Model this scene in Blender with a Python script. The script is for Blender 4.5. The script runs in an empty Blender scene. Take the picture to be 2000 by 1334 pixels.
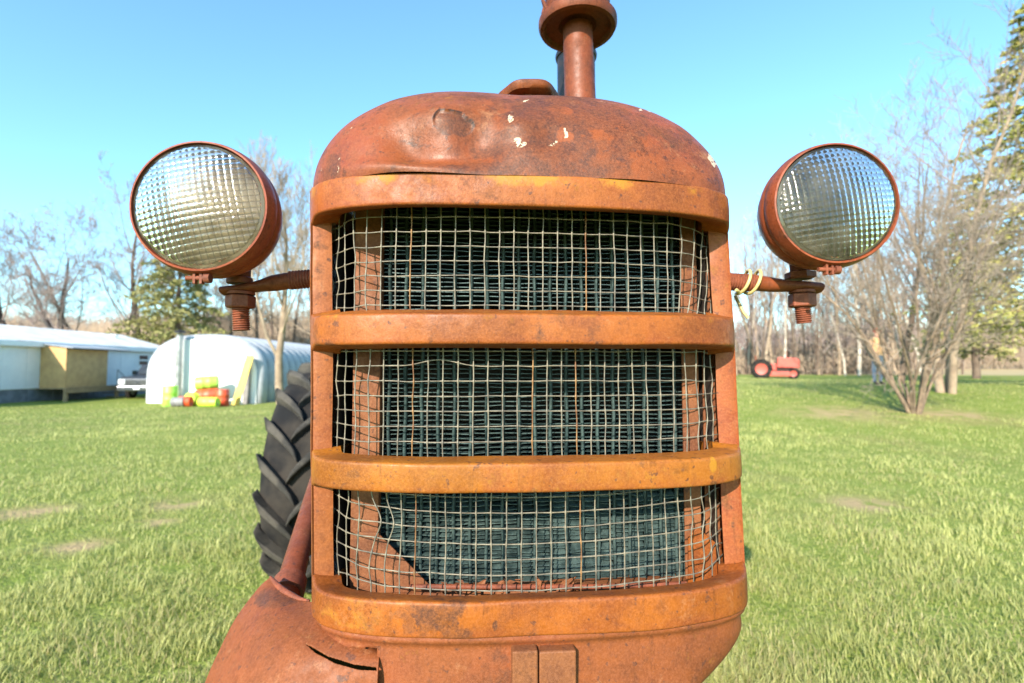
import bpy, math, random
import numpy as np
from mathutils import Vector, Matrix

# ------------------------------------------------------------------ camera, sky, sun, exposure
scene = bpy.context.scene
COL = scene.collection
R = math.radians
EYE, PITCH, YAW = 1.2, R(3.0), R(4.5)
cam_data = bpy.data.cameras.new('camera')
cam = bpy.data.objects.new('camera', cam_data); COL.objects.link(cam)
cam.location = (0, 0, EYE); cam.rotation_euler = (R(90) + PITCH, 0, 0)
cam_data.lens = 18.0; cam_data.sensor_width = 36.0
cam_data.clip_start = 0.02; cam_data.clip_end = 2000
cam_data.dof.use_dof = True; cam_data.dof.focus_distance = 0.66; cam_data.dof.aperture_fstop = 5.0
scene.camera = cam

SUN_EL, SUN_AZ = R(26), R(201)
world = bpy.data.worlds.new('World'); scene.world = world; world.use_nodes = True
wn, wl = world.node_tree.nodes, world.node_tree.links
sky = wn.new('ShaderNodeTexSky'); sky.sky_type = 'NISHITA'; sky.sun_disc = False
sky.sun_elevation = SUN_EL; sky.sun_rotation = SUN_AZ
sky.air_density = 1.0; sky.dust_density = 0.6; sky.ozone_density = 2.5
tint = wn.new('ShaderNodeMix'); tint.data_type = 'RGBA'; tint.blend_type = 'MULTIPLY'
tint.inputs[0].default_value = 1.0; tint.inputs[7].default_value = (0.84, 1.14, 1.14, 1)
wl.new(sky.outputs[0], tint.inputs[6]); wl.new(tint.outputs[2], wn['Background'].inputs[0])
wn['Background'].inputs[1].default_value = 0.15
sd = bpy.data.lights.new('sun', 'SUN'); sd.energy = 4.2; sd.angle = R(0.5); sd.color = (1.0, 0.9, 0.76)
sun = bpy.data.objects.new('sun', sd); COL.objects.link(sun); sun.location = (-6, -12, 8)
sdir = Vector((math.sin(SUN_AZ) * math.cos(SUN_EL), math.cos(SUN_AZ) * math.cos(SUN_EL), math.sin(SUN_EL)))
sun.rotation_euler = sdir.to_track_quat('Z', 'Y').to_euler()
vs = scene.view_settings
vs.view_transform = 'Standard'; vs.look = 'None'; vs.gamma = 1.0; vs.use_curve_mapping = False
vs.exposure = 1.28
scene.cycles.use_denoising = True
scene.cycles.max_bounces = 8; scene.cycles.transparent_max_bounces = 8
scene.cycles.caustics_reflective = False; scene.cycles.caustics_refractive = False

# ------------------------------------------------------------------ helpers
rng = random.Random(7)
F_ = Vector((0, math.cos(PITCH), math.sin(PITCH))); U_ = Vector((0, -math.sin(PITCH), math.cos(PITCH)))
ORG = Vector((0.03, 0.62, 0.0))                       # the tractor's nose on the ground
CY, SY = math.cos(YAW), math.sin(YAW)
def ray(px, py):
    return F_ + Vector((1, 0, 0)) * ((px - 1000) / 1000) + U_ * ((667 - py) / 1000)
def at(px, py, y):                                     # world point at world depth y
    d = ray(px, py); k = y / d.y
    return Vector((0, 0, EYE)) + d * k
def loc(px, py, ly):                                   # tractor-local point at local depth ly
    d = ray(px, py)
    n = Vector((-SY, CY, 0))
    k = (ly + n.dot(ORG)) / n.dot(d)
    w = Vector((0, 0, EYE)) + d * k - ORG
    return Vector((w.x * CY + w.y * SY, -w.x * SY + w.y * CY, w.z))
def proj_local(P):                                     # tractor-local array (n,3) to photo pixels
    x = ORG.x + P[:, 0] * CY - P[:, 1] * SY
    y = ORG.y + P[:, 0] * SY + P[:, 1] * CY
    z = P[:, 2] - EYE
    d = y * math.cos(PITCH) + z * math.sin(PITCH)
    u = -y * math.sin(PITCH) + z * math.cos(PITCH)
    return 1000 + 1000 * x / d, 667 - 1000 * u / d

def hash3(ix, iy, iz, seed):
    h = (ix.astype(np.int64) * 374761393 + iy.astype(np.int64) * 668265263 + iz.astype(np.int64) * 2147483647 + seed * 974711) & 0xffffffff
    h = ((h ^ (h >> 13)) * 1274126177) & 0xffffffff
    return ((h ^ (h >> 16)) & 0xffff) / 65535.0
def vnoise(P, scale, seed=0, octaves=3):
    P = np.asarray(P, float) * scale; out = 0; amp = 1; tot = 0
    for o in range(octaves):
        Q = P * (2 ** o) + 37.2 * o; i = np.floor(Q); f = Q - i; f = f * f * (3 - 2 * f); v = 0
        for dx in (0, 1):
            for dy in (0, 1):
                for dz in (0, 1):
                    w = (f[:, 0] if dx else 1 - f[:, 0]) * (f[:, 1] if dy else 1 - f[:, 1]) * (f[:, 2] if dz else 1 - f[:, 2])
                    v = v + w * hash3(i[:, 0] + dx, i[:, 1] + dy, i[:, 2] + dz, seed + o)
        out = out + amp * v; tot += amp; amp *= 0.5
    return out / tot
def ss(a, b, x):
    t = np.clip((np.asarray(x, float) - a) / (b - a), 0, 1); return t * t * (3 - 2 * t)

class MB:
    def __init__(s): s.v = []; s.f = []; s.m = []
    def add(s, V, Fs, mi=0):
        b = len(s.v); s.v.extend([tuple(p) for p in V]); s.f.extend([tuple(b + i for i in f) for f in Fs]); s.m.extend([mi] * len(Fs)); return s
    def box(s, a, b, mi=0, M=None):
        V = [Vector((x, y, z)) for x in (a[0], b[0]) for y in (a[1], b[1]) for z in (a[2], b[2])]
        if M is not None: V = [M @ p for p in V]
        return s.add(V, [(0, 1, 3, 2), (4, 6, 7, 5), (0, 4, 5, 1), (2, 3, 7, 6), (0, 2, 6, 4), (1, 5, 7, 3)], mi)
    def tube(s, pts, rad, n=8, mi=0, cap=True, squash=None):
        pts = [Vector(p) for p in pts]; k = len(pts)
        rad = rad if hasattr(rad, '__len__') else [rad] * k
        V = []; ref = None
        for i, p in enumerate(pts):
            t = (pts[min(i + 1, k - 1)] - pts[max(i - 1, 0)])
            if t.length < 1e-9: t = Vector((0, 0, 1))
            t.normalize()
            if ref is None:
                ref = Vector((0, 0, 1)) if abs(t.z) < 0.9 else Vector((1, 0, 0))
            a = (ref - t * ref.dot(t)); a.normalize(); ref = a; b = t.cross(a)
            for j in range(n):
                q = 2 * math.pi * j / n
                r = rad[i]; ra, rb = (r, r) if squash is None else (squash[i][0], squash[i][1])
                V.append(p + a * (ra * math.cos(q)) + b * (rb * math.sin(q)))
        Fs = [(i * n + j, i * n + (j + 1) % n, (i + 1) * n + (j + 1) % n, (i + 1) * n + j) for i in range(k - 1) for j in range(n)]
        if cap: Fs += [tuple(range(n - 1, -1, -1)), tuple((k - 1) * n + j for j in range(n))]
        return s.add(V, Fs, mi)
    def lathe(s, prof, n=32, M=None, mi=0, closed=False):   # prof: (radius, height) about local Z
        V = []; k = len(prof)
        for r, h in prof:
            for j in range(n):
                q = 2 * math.pi * j / n; p = Vector((r * math.cos(q), r * math.sin(q), h)); V.append(M @ p if M else p)
        Fs = [(i * n + j, i * n + (j + 1) % n, ((i + 1) % k) * n + (j + 1) % n, ((i + 1) % k) * n + j) for i in range(k if closed else k - 1) for j in range(n)]
        if not closed:
            if prof[0][0] > 1e-6: Fs.append(tuple(range(n - 1, -1, -1)))
            if prof[-1][0] > 1e-6: Fs.append(tuple((k - 1) * n + j for j in range(n)))
        return s.add(V, Fs, mi)
    def prism(s, poly, axis_vec, M=None, mi=0):             # polygon of 3D points extruded
        a = Vector(axis_vec); V = [Vector(p) for p in poly] + [Vector(p) + a for p in poly]; n = len(poly)
        if M is not None: V = [M @ p for p in V]
        Fs = [tuple(range(n - 1, -1, -1)), tuple(n + i for i in range(n))] + [(i, (i + 1) % n, n + (i + 1) % n, n + i) for i in range(n)]
        return s.add(V, Fs, mi)
def grid_faces(nr, nc, off=0):
    return [(off + i * nc + j, off + i * nc + j + 1, off + (i + 1) * nc + j + 1, off + (i + 1) * nc + j) for i in range(nr - 1) for j in range(nc - 1)]

def obj(name, mb, mat, parent=None, smooth=None, bevel=0, loc_=None, solid=0, seg=2):
    me = bpy.data.meshes.new(name); me.from_pydata(mb.v, [], mb.f); me.update()
    mats = mat if isinstance(mat, (list, tuple)) else [mat]
    for m in mats: me.materials.append(m)
    if len(mats) > 1: me.polygons.foreach_set('material_index', mb.m)
    if smooth is not None:
        me.polygons.foreach_set('use_smooth', [True] * len(me.polygons)); me.set_sharp_from_angle(angle=R(smooth))
    o = bpy.data.objects.new(name, me); COL.objects.link(o)
    if loc_ is not None: o.location = loc_
    if parent is not None: o.parent = parent
    if solid:
        md = o.modifiers.new('thickness', 'SOLIDIFY'); md.thickness = solid; md.offset = -1
    if bevel:
        md = o.modifiers.new('bevel', 'BEVEL'); md.width = bevel; md.segments = seg; md.limit_method = 'ANGLE'; md.angle_limit = R(40)
    return o
def npmesh(name, V, Q, mat, parent=None, smooth=True, tri=False):
    V = np.asarray(V, np.float32); Q = np.asarray(Q, np.int32); k = Q.shape[1]
    me = bpy.data.meshes.new(name); me.vertices.add(len(V)); me.vertices.foreach_set('co', V.ravel())
    me.loops.add(Q.size); me.loops.foreach_set('vertex_index', Q.ravel())
    me.polygons.add(len(Q)); me.polygons.foreach_set('loop_start', np.arange(0, Q.size, k, dtype=np.int32))
    me.polygons.foreach_set('use_smooth', np.full(len(Q), smooth)); me.update(calc_edges=True); me.validate()
    me.materials.append(mat); o = bpy.data.objects.new(name, me); COL.objects.link(o)
    if parent is not None: o.parent = parent
    return o
def attr(o, name, vals):
    a = o.data.attributes.new(name, 'FLOAT', 'POINT'); a.data.foreach_set('value', np.asarray(vals, np.float32))
def tag(o, label=None, cat=None, group=None, kind=None):
    if label: o['label'] = label
    if cat: o['category'] = cat
    if group: o['group'] = group
    if kind: o['kind'] = kind
    return o
def empty(name, p, rz=0):
    o = bpy.data.objects.new(name, None); COL.objects.link(o); o.location = p; o.rotation_euler = (0, 0, rz); o.empty_display_size = 0.1; return o
def copy_tree(o, parent=None):
    c = o.copy(); COL.objects.link(c); c.parent = parent
    for ch in list(o.children): copy_tree(ch, c)
    return c

# ------------------------------------------------------------------ materials
def mat_new(name):
    m = bpy.data.materials.new(name); m.use_nodes = True; nt = m.node_tree
    return m, nt, nt.nodes, nt.links, nt.nodes['Principled BSDF']
def n_noise(nt, vec, scale, detail=4, rough=0.55):
    n = nt.nodes.new('ShaderNodeTexNoise'); n.inputs['Scale'].default_value = scale; n.inputs['Detail'].default_value = detail
    n.inputs['Roughness'].default_value = rough
    if vec is not None: nt.links.new(vec, n.inputs['Vector'])
    return n.outputs[0]
def n_ramp(nt, src, a, b, va=0.0, vb=1.0):
    n = nt.nodes.new('ShaderNodeMapRange'); n.interpolation_type = 'SMOOTHSTEP'
    n.inputs[1].default_value = a; n.inputs[2].default_value = b; n.inputs[3].default_value = va; n.inputs[4].default_value = vb
    nt.links.new(src, n.inputs[0]); return n.outputs[0]
def n_math(nt, op, a, b):
    n = nt.nodes.new('ShaderNodeMath'); n.operation = op
    for i, x in enumerate((a, b)):
        if isinstance(x, (int, float)): n.inputs[i].default_value = x
        else: nt.links.new(x, n.inputs[i])
    return n.outputs[0]
def n_mix(nt, fac, a, b, mode='MIX'):
    n = nt.nodes.new('ShaderNodeMix'); n.data_type = 'RGBA'; n.blend_type = mode
    if isinstance(fac, (int, float)): n.inputs[0].default_value = fac
    else: nt.links.new(fac, n.inputs[0])
    for i, x in ((6, a), (7, b)):
        if isinstance(x, tuple): n.inputs[i].default_value = (*x, 1)
        else: nt.links.new(x, n.inputs[i])
    return n.outputs[2]
def n_coord(nt, kind='Object'):
    return nt.nodes.new('ShaderNodeTexCoord').outputs[kind]
def n_attr(nt, name):
    n = nt.nodes.new('ShaderNodeAttribute'); n.attribute_name = name; return n.outputs['Fac']
def n_bump(nt, h, strength, dist, bs):
    b = nt.nodes.new('ShaderNodeBump'); b.inputs['Strength'].default_value = strength; b.inputs['Distance'].default_value = dist
    nt.links.new(h, b.inputs['Height']); nt.links.new(b.outputs[0], bs.inputs['Normal'])
def simple(name, c1, c2=None, scale=20, rough=0.6, metal=0, bump=0.0, bdist=0.002, spec=0.5, lo=0.35, hi=0.65, fine=0.15):
    m, nt, N, L, bs = mat_new(name); co = n_coord(nt)
    c2 = c2 or tuple(x * 0.7 for x in c1)
    n1 = n_noise(nt, co, scale, 6); col = n_mix(nt, n_ramp(nt, n1, lo, hi), c1, c2)
    if fine:
        n2 = n_noise(nt, co, scale * 9, 3); col = n_mix(nt, n_ramp(nt, n2, 0.35, 0.75, 0, fine), col, tuple(x * 0.3 for x in c2))
    L.new(col, bs.inputs['Base Color']); bs.inputs['Roughness'].default_value = rough; bs.inputs['Metallic'].default_value = metal
    bs.inputs['Specular IOR Level'].default_value = spec
    if bump: n_bump(nt, n_noise(nt, co, scale * 4, 5), bump, bdist, bs)
    return m
def rusty(name, c1, c2, rough=0.55, lowscale=11, pits=0.5, bump=0.25, yel=(0.34, 0.15, 0.008), red=(0.215, 0.040, 0.019), dark=(0.052, 0.020, 0.012), chip=(0.46, 0.36, 0.25), mott=0.62, grit=0.55):
    m, nt, N, L, bs = mat_new(name); co = n_coord(nt)
    lo = n_noise(nt, co, lowscale, 8, 0.62); mid = n_noise(nt, co, 48, 8, 0.7); hi = n_noise(nt, co, 330, 4, 0.7)
    base = n_mix(nt, n_ramp(nt, lo, 0.36, 0.64), c1, c2)
    base = n_mix(nt, n_ramp(nt, mid, 0.45, 0.72, 0, mott), base, tuple(x * 0.55 for x in c2))
    base = n_mix(nt, n_attr(nt, 'red'), base, red)
    k = n_math(nt, 'ADD', n_attr(nt, 'yel'), n_math(nt, 'MULTIPLY', n_math(nt, 'SUBTRACT', mid, 0.5), 1.9))
    base = n_mix(nt, n_ramp(nt, k, 0.35, 0.85, 0, 0.9), base, yel)
    k = n_math(nt, 'ADD', n_attr(nt, 'dark'), n_math(nt, 'MULTIPLY', n_math(nt, 'SUBTRACT', mid, 0.5), 1.7))
    base = n_mix(nt, n_ramp(nt, k, 0.36, 0.68, 0, 0.85), base, dark)
    gr = n_noise(nt, co, 26, 10, 0.78)
    base = n_mix(nt, n_ramp(nt, gr, 0.40, 0.62, 0, 0.5), base, tuple(x * 1.25 for x in c1))
    base = n_mix(nt, n_ramp(nt, gr, 0.53, 0.64, 0, grit), base, tuple(x * 0.5 for x in c2))
    ch = n_noise(nt, co, 19, 12, 0.82)
    base = n_mix(nt, n_ramp(nt, ch, 0.56, 0.66, 0, 0.45), base, (0.36, 0.165, 0.075))
    mp = nt.nodes.new('ShaderNodeMapping'); mp.inputs['Scale'].default_value = (1, 1, 0.07); L.new(co, mp.inputs[0])
    st = n_noise(nt, mp.outputs[0], 130, 4, 0.6)
    base = n_mix(nt, n_ramp(nt, st, 0.56, 0.74, 0, 0.45), base, tuple(x * 0.4 for x in c2))
    # pits and specks
    sp = n_noise(nt, co, 150, 5, 0.75)
    base = n_mix(nt, n_ramp(nt, sp, 0.60, 0.68, 0, pits), base, (0.07, 0.028, 0.02))
    s2 = n_noise(nt, co, 88, 2, 0.5)
    base = n_mix(nt, n_ramp(nt, s2, 0.655, 0.71, 0, 0.8), base, (0.06, 0.022, 0.014))
    base = n_mix(nt, n_ramp(nt, n_noise(nt, co, 4.5, 6, 0.7), 0.48, 0.66, 0, 0.5), base, tuple(x * 0.62 for x in c2))
    base = n_mix(nt, n_ramp(nt, hi, 0.35, 0.8, 0, 0.4), base, tuple(min(1, x * 1.5 + 0.03) for x in c1))
    k = n_math(nt, 'ADD', n_attr(nt, 'chip'), n_math(nt, 'MULTIPLY', n_math(nt, 'SUBTRACT', hi, 0.5), 0.9))
    base = n_mix(nt, n_ramp(nt, k, 0.46, 0.56), base, chip)
    base = n_mix(nt, n_attr(nt, 'black_line'), base, (0.012, 0.008, 0.007))
    L.new(base, bs.inputs['Base Color'])
    L.new(n_ramp(nt, mid, 0.3, 0.7, rough - 0.1, rough + 0.2), bs.inputs['Roughness'])
    bs.inputs['Specular IOR Level'].default_value = 0.3
    hh = n_math(nt, 'ADD', n_math(nt, 'MULTIPLY', sp, 0.6), n_math(nt, 'MULTIPLY', hi, 0.5))
    n_bump(nt, hh, bump, 0.0016, bs)
    return m
M = {}
M['hood'] = rusty('faded_rust_paint', (0.190, 0.047, 0.010), (0.090, 0.025, 0.008), 0.44, 12, 0.7, 0.45, grit=0.8)
M['bar'] = rusty('orange_rust_paint', (0.255, 0.070, 0.007), (0.15, 0.036, 0.006), 0.48, 9, 0.65, 0.35)
M['goldbar'] = rusty('golden_rust_paint', (0.265, 0.088, 0.006), (0.17, 0.048, 0.005), 0.48, 9, 0.65, 0.35)
M['pillar'] = rusty('pinkish_orange_paint', (0.26, 0.078, 0.017), (0.16, 0.039, 0.010), 0.5, 8, 0.4)
M['apron'] = rusty('dull_rust_casting', (0.19, 0.050, 0.011), (0.115, 0.030, 0.008), 0.6, 7, 0.6, 0.4)
M['pipe'] = rusty('red_rust_pipe', (0.175, 0.039, 0.010), (0.105, 0.026, 0.009), 0.5, 14, 0.5)
M['lamp'] = rusty('red_lamp_paint', (0.23, 0.047, 0.014), (0.12, 0.030, 0.011), 0.45, 16, 0.6)
M['bolt'] = rusty('rusted_bolt', (0.20, 0.052, 0.022), (0.11, 0.032, 0.018), 0.6, 40, 0.6, 0.5)
M['plate'] = rusty('rusted_plate', (0.19, 0.066, 0.022), (0.11, 0.034, 0.013), 0.65, 12, 0.5, 0.3)
M['iron'] = simple('dark_iron', (0.016, 0.012, 0.010), (0.03, 0.016, 0.010), 20, 0.75)
M['muffler'] = simple('blackened_steel', (0.018, 0.024, 0.03), (0.05, 0.035, 0.03), 30, 0.45, 0.4)
M['wire'] = simple('weathered_galvanised_wire', (0.21, 0.18, 0.13), (0.11, 0.095, 0.075), 60, 0.55, 0.1, 0.2)
M['wire_rust'] = simple('rusted_wire', (0.26, 0.14, 0.055), (0.14, 0.06, 0.025), 60, 0.6, 0.1, 0.2)
M['core'] = simple('green_radiator_paint', (0.075, 0.112, 0.104), (0.034, 0.054, 0.052), 45, 0.42, 0.25, 0.2, fine=0.3)
M['fin'] = simple('green_fin_paint', (0.082, 0.122, 0.114), (0.03, 0.05, 0.049), 60, 0.4, 0.3, 0.2, fine=0.3)
M['rubber'] = simple('weathered_rubber', (0.011, 0.011, 0.012), (0.038, 0.032, 0.027), 6, 0.85, 0, 0.3, 0.003, 0.15)
M['lug'] = simple('dusty_lug_rubber', (0.026, 0.025, 0.024), (0.075, 0.066, 0.056), 14, 0.85, 0, 0.4, 0.003, 0.2)
M['cable'] = simple('cream_insulation', (0.60, 0.46, 0.19), (0.5, 0.37, 0.15), 60, 0.45, 0)

# ------------------------------------------------------------------ the big rusty tractor
tractor = empty('tractor', ORG, YAW)
tag(tractor, 'rusty orange tractor with wire-meshed grille filling the foreground', 'tractor')
zc = lambda y, ly=0.0: loc(1020, y, ly).z

def plan_uv(nf=70, ns=18, nb=5, back=0.2):
    us = [0.93 * i / nf for i in range(nf + 1)]; out = [(u, (1 - u ** 3) ** (1 / 3), 0) for u in us]
    v0 = out[-1][1]
    for i in range(1, ns + 1):
        v = v0 * (1 - i / ns); out.append(((1 - v ** 3) ** (1 / 3), v, 0))
    out += [(1, 0, back * (i + 1) / nb) for i in range(nb)]
    return out
UV = plan_uv(150, 26)
UVF = [(-u, v, b) for u, v, b in UV[:0:-1]] + UV
def Wz(z): return 0.2990 + (1.41 - z) * 0.003
def Cz(z): return -0.004 + (1.41 - z) * 0.026
def plan(z, d, uv=UVF, W=None, D=0.13, y0=0.0):
    W = Wz(z) if W is None else W; c = Cz(z)
    P = np.array([(W * u, y0 + D * (1 - v) + b) for u, v, b in uv])
    T = np.gradient(P, axis=0); T /= np.maximum(np.linalg.norm(T, axis=1), 1e-9)[:, None]
    P = P - np.stack([T[:, 1], -T[:, 0]], 1) * d
    P[:, 0] += c
    return P
def arc(cx, cz, r, a0, a1, n=4):
    return [(cx + r * math.cos(R(a0 + (a1 - a0) * i / n)), cz + r * math.sin(R(a0 + (a1 - a0) * i / n))) for i in range(n + 1)]
def grille_bar(name, zf0, zf1, zb0, zb1, dp, r=0.007, bulge=0.0):
    sec = [(dp, zb0)] + [((dp * k + r * (1 - k)), zb0 * k + zf0 * (1 - k)) for k in (0.66, 0.33)]
    sec += arc(r, zf0 + r, r, 270, 180)
    nm = 9
    for i in range(1, nm):
        t = i / nm; sec.append((-bulge * 4 * t * (1 - t), zf0 + r + (zf1 - zf0 - 2 * r) * t))
    sec += arc(r, zf1 - r, r, 180, 90)
    sec += [((dp * k + r * (1 - k)), zb1 * k + zf1 * (1 - k)) for k in (0.33, 0.66)] + [(dp, zb1)]
    ns = len(sec); cols = [plan(z, d) for d, z in sec]; npth = len(UVF)
    V = []
    for i in range(npth):
        for j, (d, z) in enumerate(sec): V.append((cols[j][i, 0], cols[j][i, 1], z))
    V = np.array(V)
    # towards the posts the bar sinks flush and its edges flare into the window corners
    uu = np.repeat(np.array([abs(u) for u, v, b in UVF]), ns); vv = np.repeat(np.array([v for u, v, b in UVF]), ns)
    k = ss(0.90, 0.985, uu); cxs = np.repeat(np.sign(np.array([u for u, v, b in UVF])), ns)
    V[:, 1] += k * 0.0035 * np.sqrt(np.clip(vv, 0, 1)); V[:, 0] -= cxs * k * 0.0022
    zm = (zf0 + zf1) / 2; V[:, 2] += np.sign(V[:, 2] - zm) * 0.006 * np.exp(-((uu - 0.985) / 0.022) ** 2) * (uu < .9999)
    V[:, 1] += (vnoise(V, 14, 3, 2) - 0.5) * 0.0035; V[:, 2] += (vnoise(V, 9, 8, 2) - 0.5) * 0.003
    mb = MB(); Fs = [(i * ns + j, (i + 1) * ns + j, (i + 1) * ns + (j + 1) % ns, i * ns + (j + 1) % ns) for i in range(npth - 1) for j in range(ns)]
    Fs += [tuple(range(ns)), tuple((npth - 1) * ns + j for j in range(ns - 1, -1, -1))]
    mb.add(V, Fs); o = obj(name, mb, M['bar'], tractor, 50)
    return o, V
def blob(PX, PY, cx, cy, rx, ry, soft=1.0):
    return np.clip(1.5 - np.sqrt(((PX - cx) / rx) ** 2 + ((PY - cy) / ry) ** 2) / soft, 0, 1)

# bars: the seam band on top, two slim bars and the sill
specs = [('grille_bar', zc(403), zc(340), zc(411, .04), zc(340) , .036, [(0.62, 0.35)]),
         ('grille_bar', zc(672), zc(611), zc(680, .04), zc(606, .04), .036, []),
         ('grille_bar', zc(963), zc(904), zc(957, .04), zc(889, .04), .036, []),
         ('grille_bar', zc(1246), zc(1174), zc(1238, .04), zc(1156, .04), .036, [])]
bars = []
for bi, (nm, a, b, c, d, dp, _) in enumerate(specs):
    o, V = grille_bar(nm, a, b, c, d, dp, 0.004 if bi else 0.0035, 0.0004)
    bars.append(o)
    if bi == 2: o.data.materials[0] = M['goldbar']
    px, py = proj_local(V); hz = (V[:, 2] - a) / (b - a); nz = vnoise(V, 22, 5 + bi, 4); n2 = vnoise(V, 9, 45 + bi, 3)
    edge = ss(0.45, 1.0, hz)
    yel = edge * (0.25 + 0.75 * n2) * 0.62 * (hz < 1.2)
    if bi == 0: yel = np.maximum(yel, ss(0.30, 0.9, hz) * ss(0.36, 0.62, n2 + 0.10) * 0.95) * (1 - 0.6 * blob(px, py, 900, 370, 60, 40))
    if bi == 2: yel = np.maximum(yel * 0.8, 0.30 * np.ones_like(yel) * (nz > 0.3)); yel += .9 * blob(px, py, 1393, 905, 6, 16) * ss(.35, .6, vnoise(V, 120, 66, 2))
    if bi == 3: yel = np.maximum(yel * 0.5, 0.75 * blob(px, py, 700, 1200, 80, 50) * (nz + 0.2))
    dark = np.clip(0.42 * ss(0.52, 0.75, nz), 0, 1) + 0.25 * ss(0.55, 0.72, n2)
    if bi == 0: dark += 0.5 * ss(0.9, 1.0, hz) * nz
    if bi == 2: dark += 0.9 * blob(px, py, 690, 925, 14, 10) + 0.8 * blob(px, py, 1255, 905, 6, 8) + 0.6 * blob(px, py, 1393, 945, 9, 6)
    if bi == 3: dark += 1.3 * blob(px, py, 967, 1222, 4, 9) + 0.45 * blob(px, py, 800, 1215, 150, 30)  # narrow spot paints the dark of a small hole; broad one is brown mottling
    attr(o, 'yel', np.clip(yel, 0, 1.2)); attr(o, 'dark', np.clip(dark, 0, 1.2))
    attr(o, 'red', 0.45 * ss(0.35, 0.1, hz) * (n2) + 0.3 * ss(0.5, 0.7, vnoise(V, 6, 77 + bi, 2)))
# side pillars, one sheet each: outer skin, window edge, inner return
zlo, zhi = zc(1250), zc(338)
for side in (-1, 1):
    uv = [(side * u, v, b) for u, v, b in UV if u > 0.984]
    if side < 0: uv = uv[::-1]
    rows = [zlo + (zhi - zlo) * i / 40 for i in range(41)]; V = []
    for z in rows:
        e = 0.0 * math.exp(-min(abs(z - (sp[1] + sp[2]) / 2) for sp in specs) ** 2 / 0.02 ** 2)
        A = plan(z, 0.0032, uv); B = plan(z, 0.028, uv)
        if side < 0: A, B = A[::-1], B[::-1]
        # round the window edge
        V += [(B[2, 0], B[2, 1], z), (B[0, 0], B[0, 1], z), (A[0, 0] * .75 + B[0, 0] * .25 - side * 0.0025, A[0, 1] * .75 + B[0, 1] * .25, z), (A[0, 0] - side * 0.0008, A[0, 1] + .0022, z)]
        V += [(p[0], p[1], z) for p in A]
    nc = len(V) // len(rows); V = np.array(V)
    V[:, 0] += (vnoise(V, 9, 12 + side, 2) - 0.5) * 0.005
    mb = MB(); fs = grid_faces(len(rows), nc)
    if side > 0: fs = [f[::-1] for f in fs]
    mb.add(V, fs)
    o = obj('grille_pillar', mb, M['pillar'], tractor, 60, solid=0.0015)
    nz = vnoise(V, 18, 31 + side, 4); attr(o, 'dark', 0.5 * ss(0.52, 0.75, nz) + (0.25 if side > 0 else 0.0)); attr(o, 'red', 0.5 * ss(.4, .65, vnoise(V, 7, 3 + side, 3)) * (1.0 if side > 0 else .5))  # right post darker and redder than the left
    attr(o, 'yel', 0.3 * ss(.5, .7, vnoise(V, 6, 13 + side, 3)))
    if side < 0: tag(o, 'paler left side post of the grille')

# wire screens behind the bars
def screen_y(x, z):
    a = abs(x - Cz(z)); e = min(1.0, max(0.0, (a - .215) / .06))
    return 0.0395 + 0.13 * (1 - max(0.0, 1 - min(1.0, a / 0.305) ** 3) ** (1 / 3)) + 0.022 * e * e * (3 - 2 * e)
def hashn(a, b, s=0):
    h = math.sin(a * 12.9898 + b * 78.233 + s * 37.719) * 43758.5453; return h - math.floor(h) - 0.5
def sm(x, z, s):
    q = 38.0; X, Z = x * q, z * q; i, j = math.floor(X), math.floor(Z); f, g = X - i, Z - j; f = f * f * (3 - 2 * f); g = g * g * (3 - 2 * g)
    return (hashn(i, j, s) * (1 - f) + hashn(i + 1, j, s) * f) * (1 - g) + (hashn(i, j + 1, s) * (1 - f) + hashn(i + 1, j + 1, s) * f) * g
def warp(x, z, w):
    e = max(0, abs(x - 0.0) / 0.26 - 0.72) * 3.2
    k = 0.0009 + 0.0045 * e * (1.0 if w != 1 else 0.5)
    dx, dz = sm(x, z, w) * k * 2, sm(x, z, w + 9) * k * 1.6
    if w == 2: dz -= 0.012 * math.exp(-((x + 0.0) / 0.2) ** 2) - 0.006; dx += 0.016 * math.exp(-((x + 0.20) / 0.022) ** 2 - ((z - 1.005) / 0.022) ** 2)
    if w == 1: dz += 0.008 * math.exp(-((x + 0.12) / 0.03) ** 2 - ((z - zc(712)) / 0.008) ** 2)
    if w == 0: dx += 0.014 * math.exp(-((x - 0.235) / 0.03) ** 2) * (z - 1.33) * 12
    X, Z = x + dx, z + dz
    return Vector((X, screen_y(X, Z) + sm(x, z, w + 20) * 0.004, Z))
wins = [(zc(606, .04), zc(411, .04)), (zc(889, .04), zc(680, .04)), (zc(1156, .04), zc(957, .04))]
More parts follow.
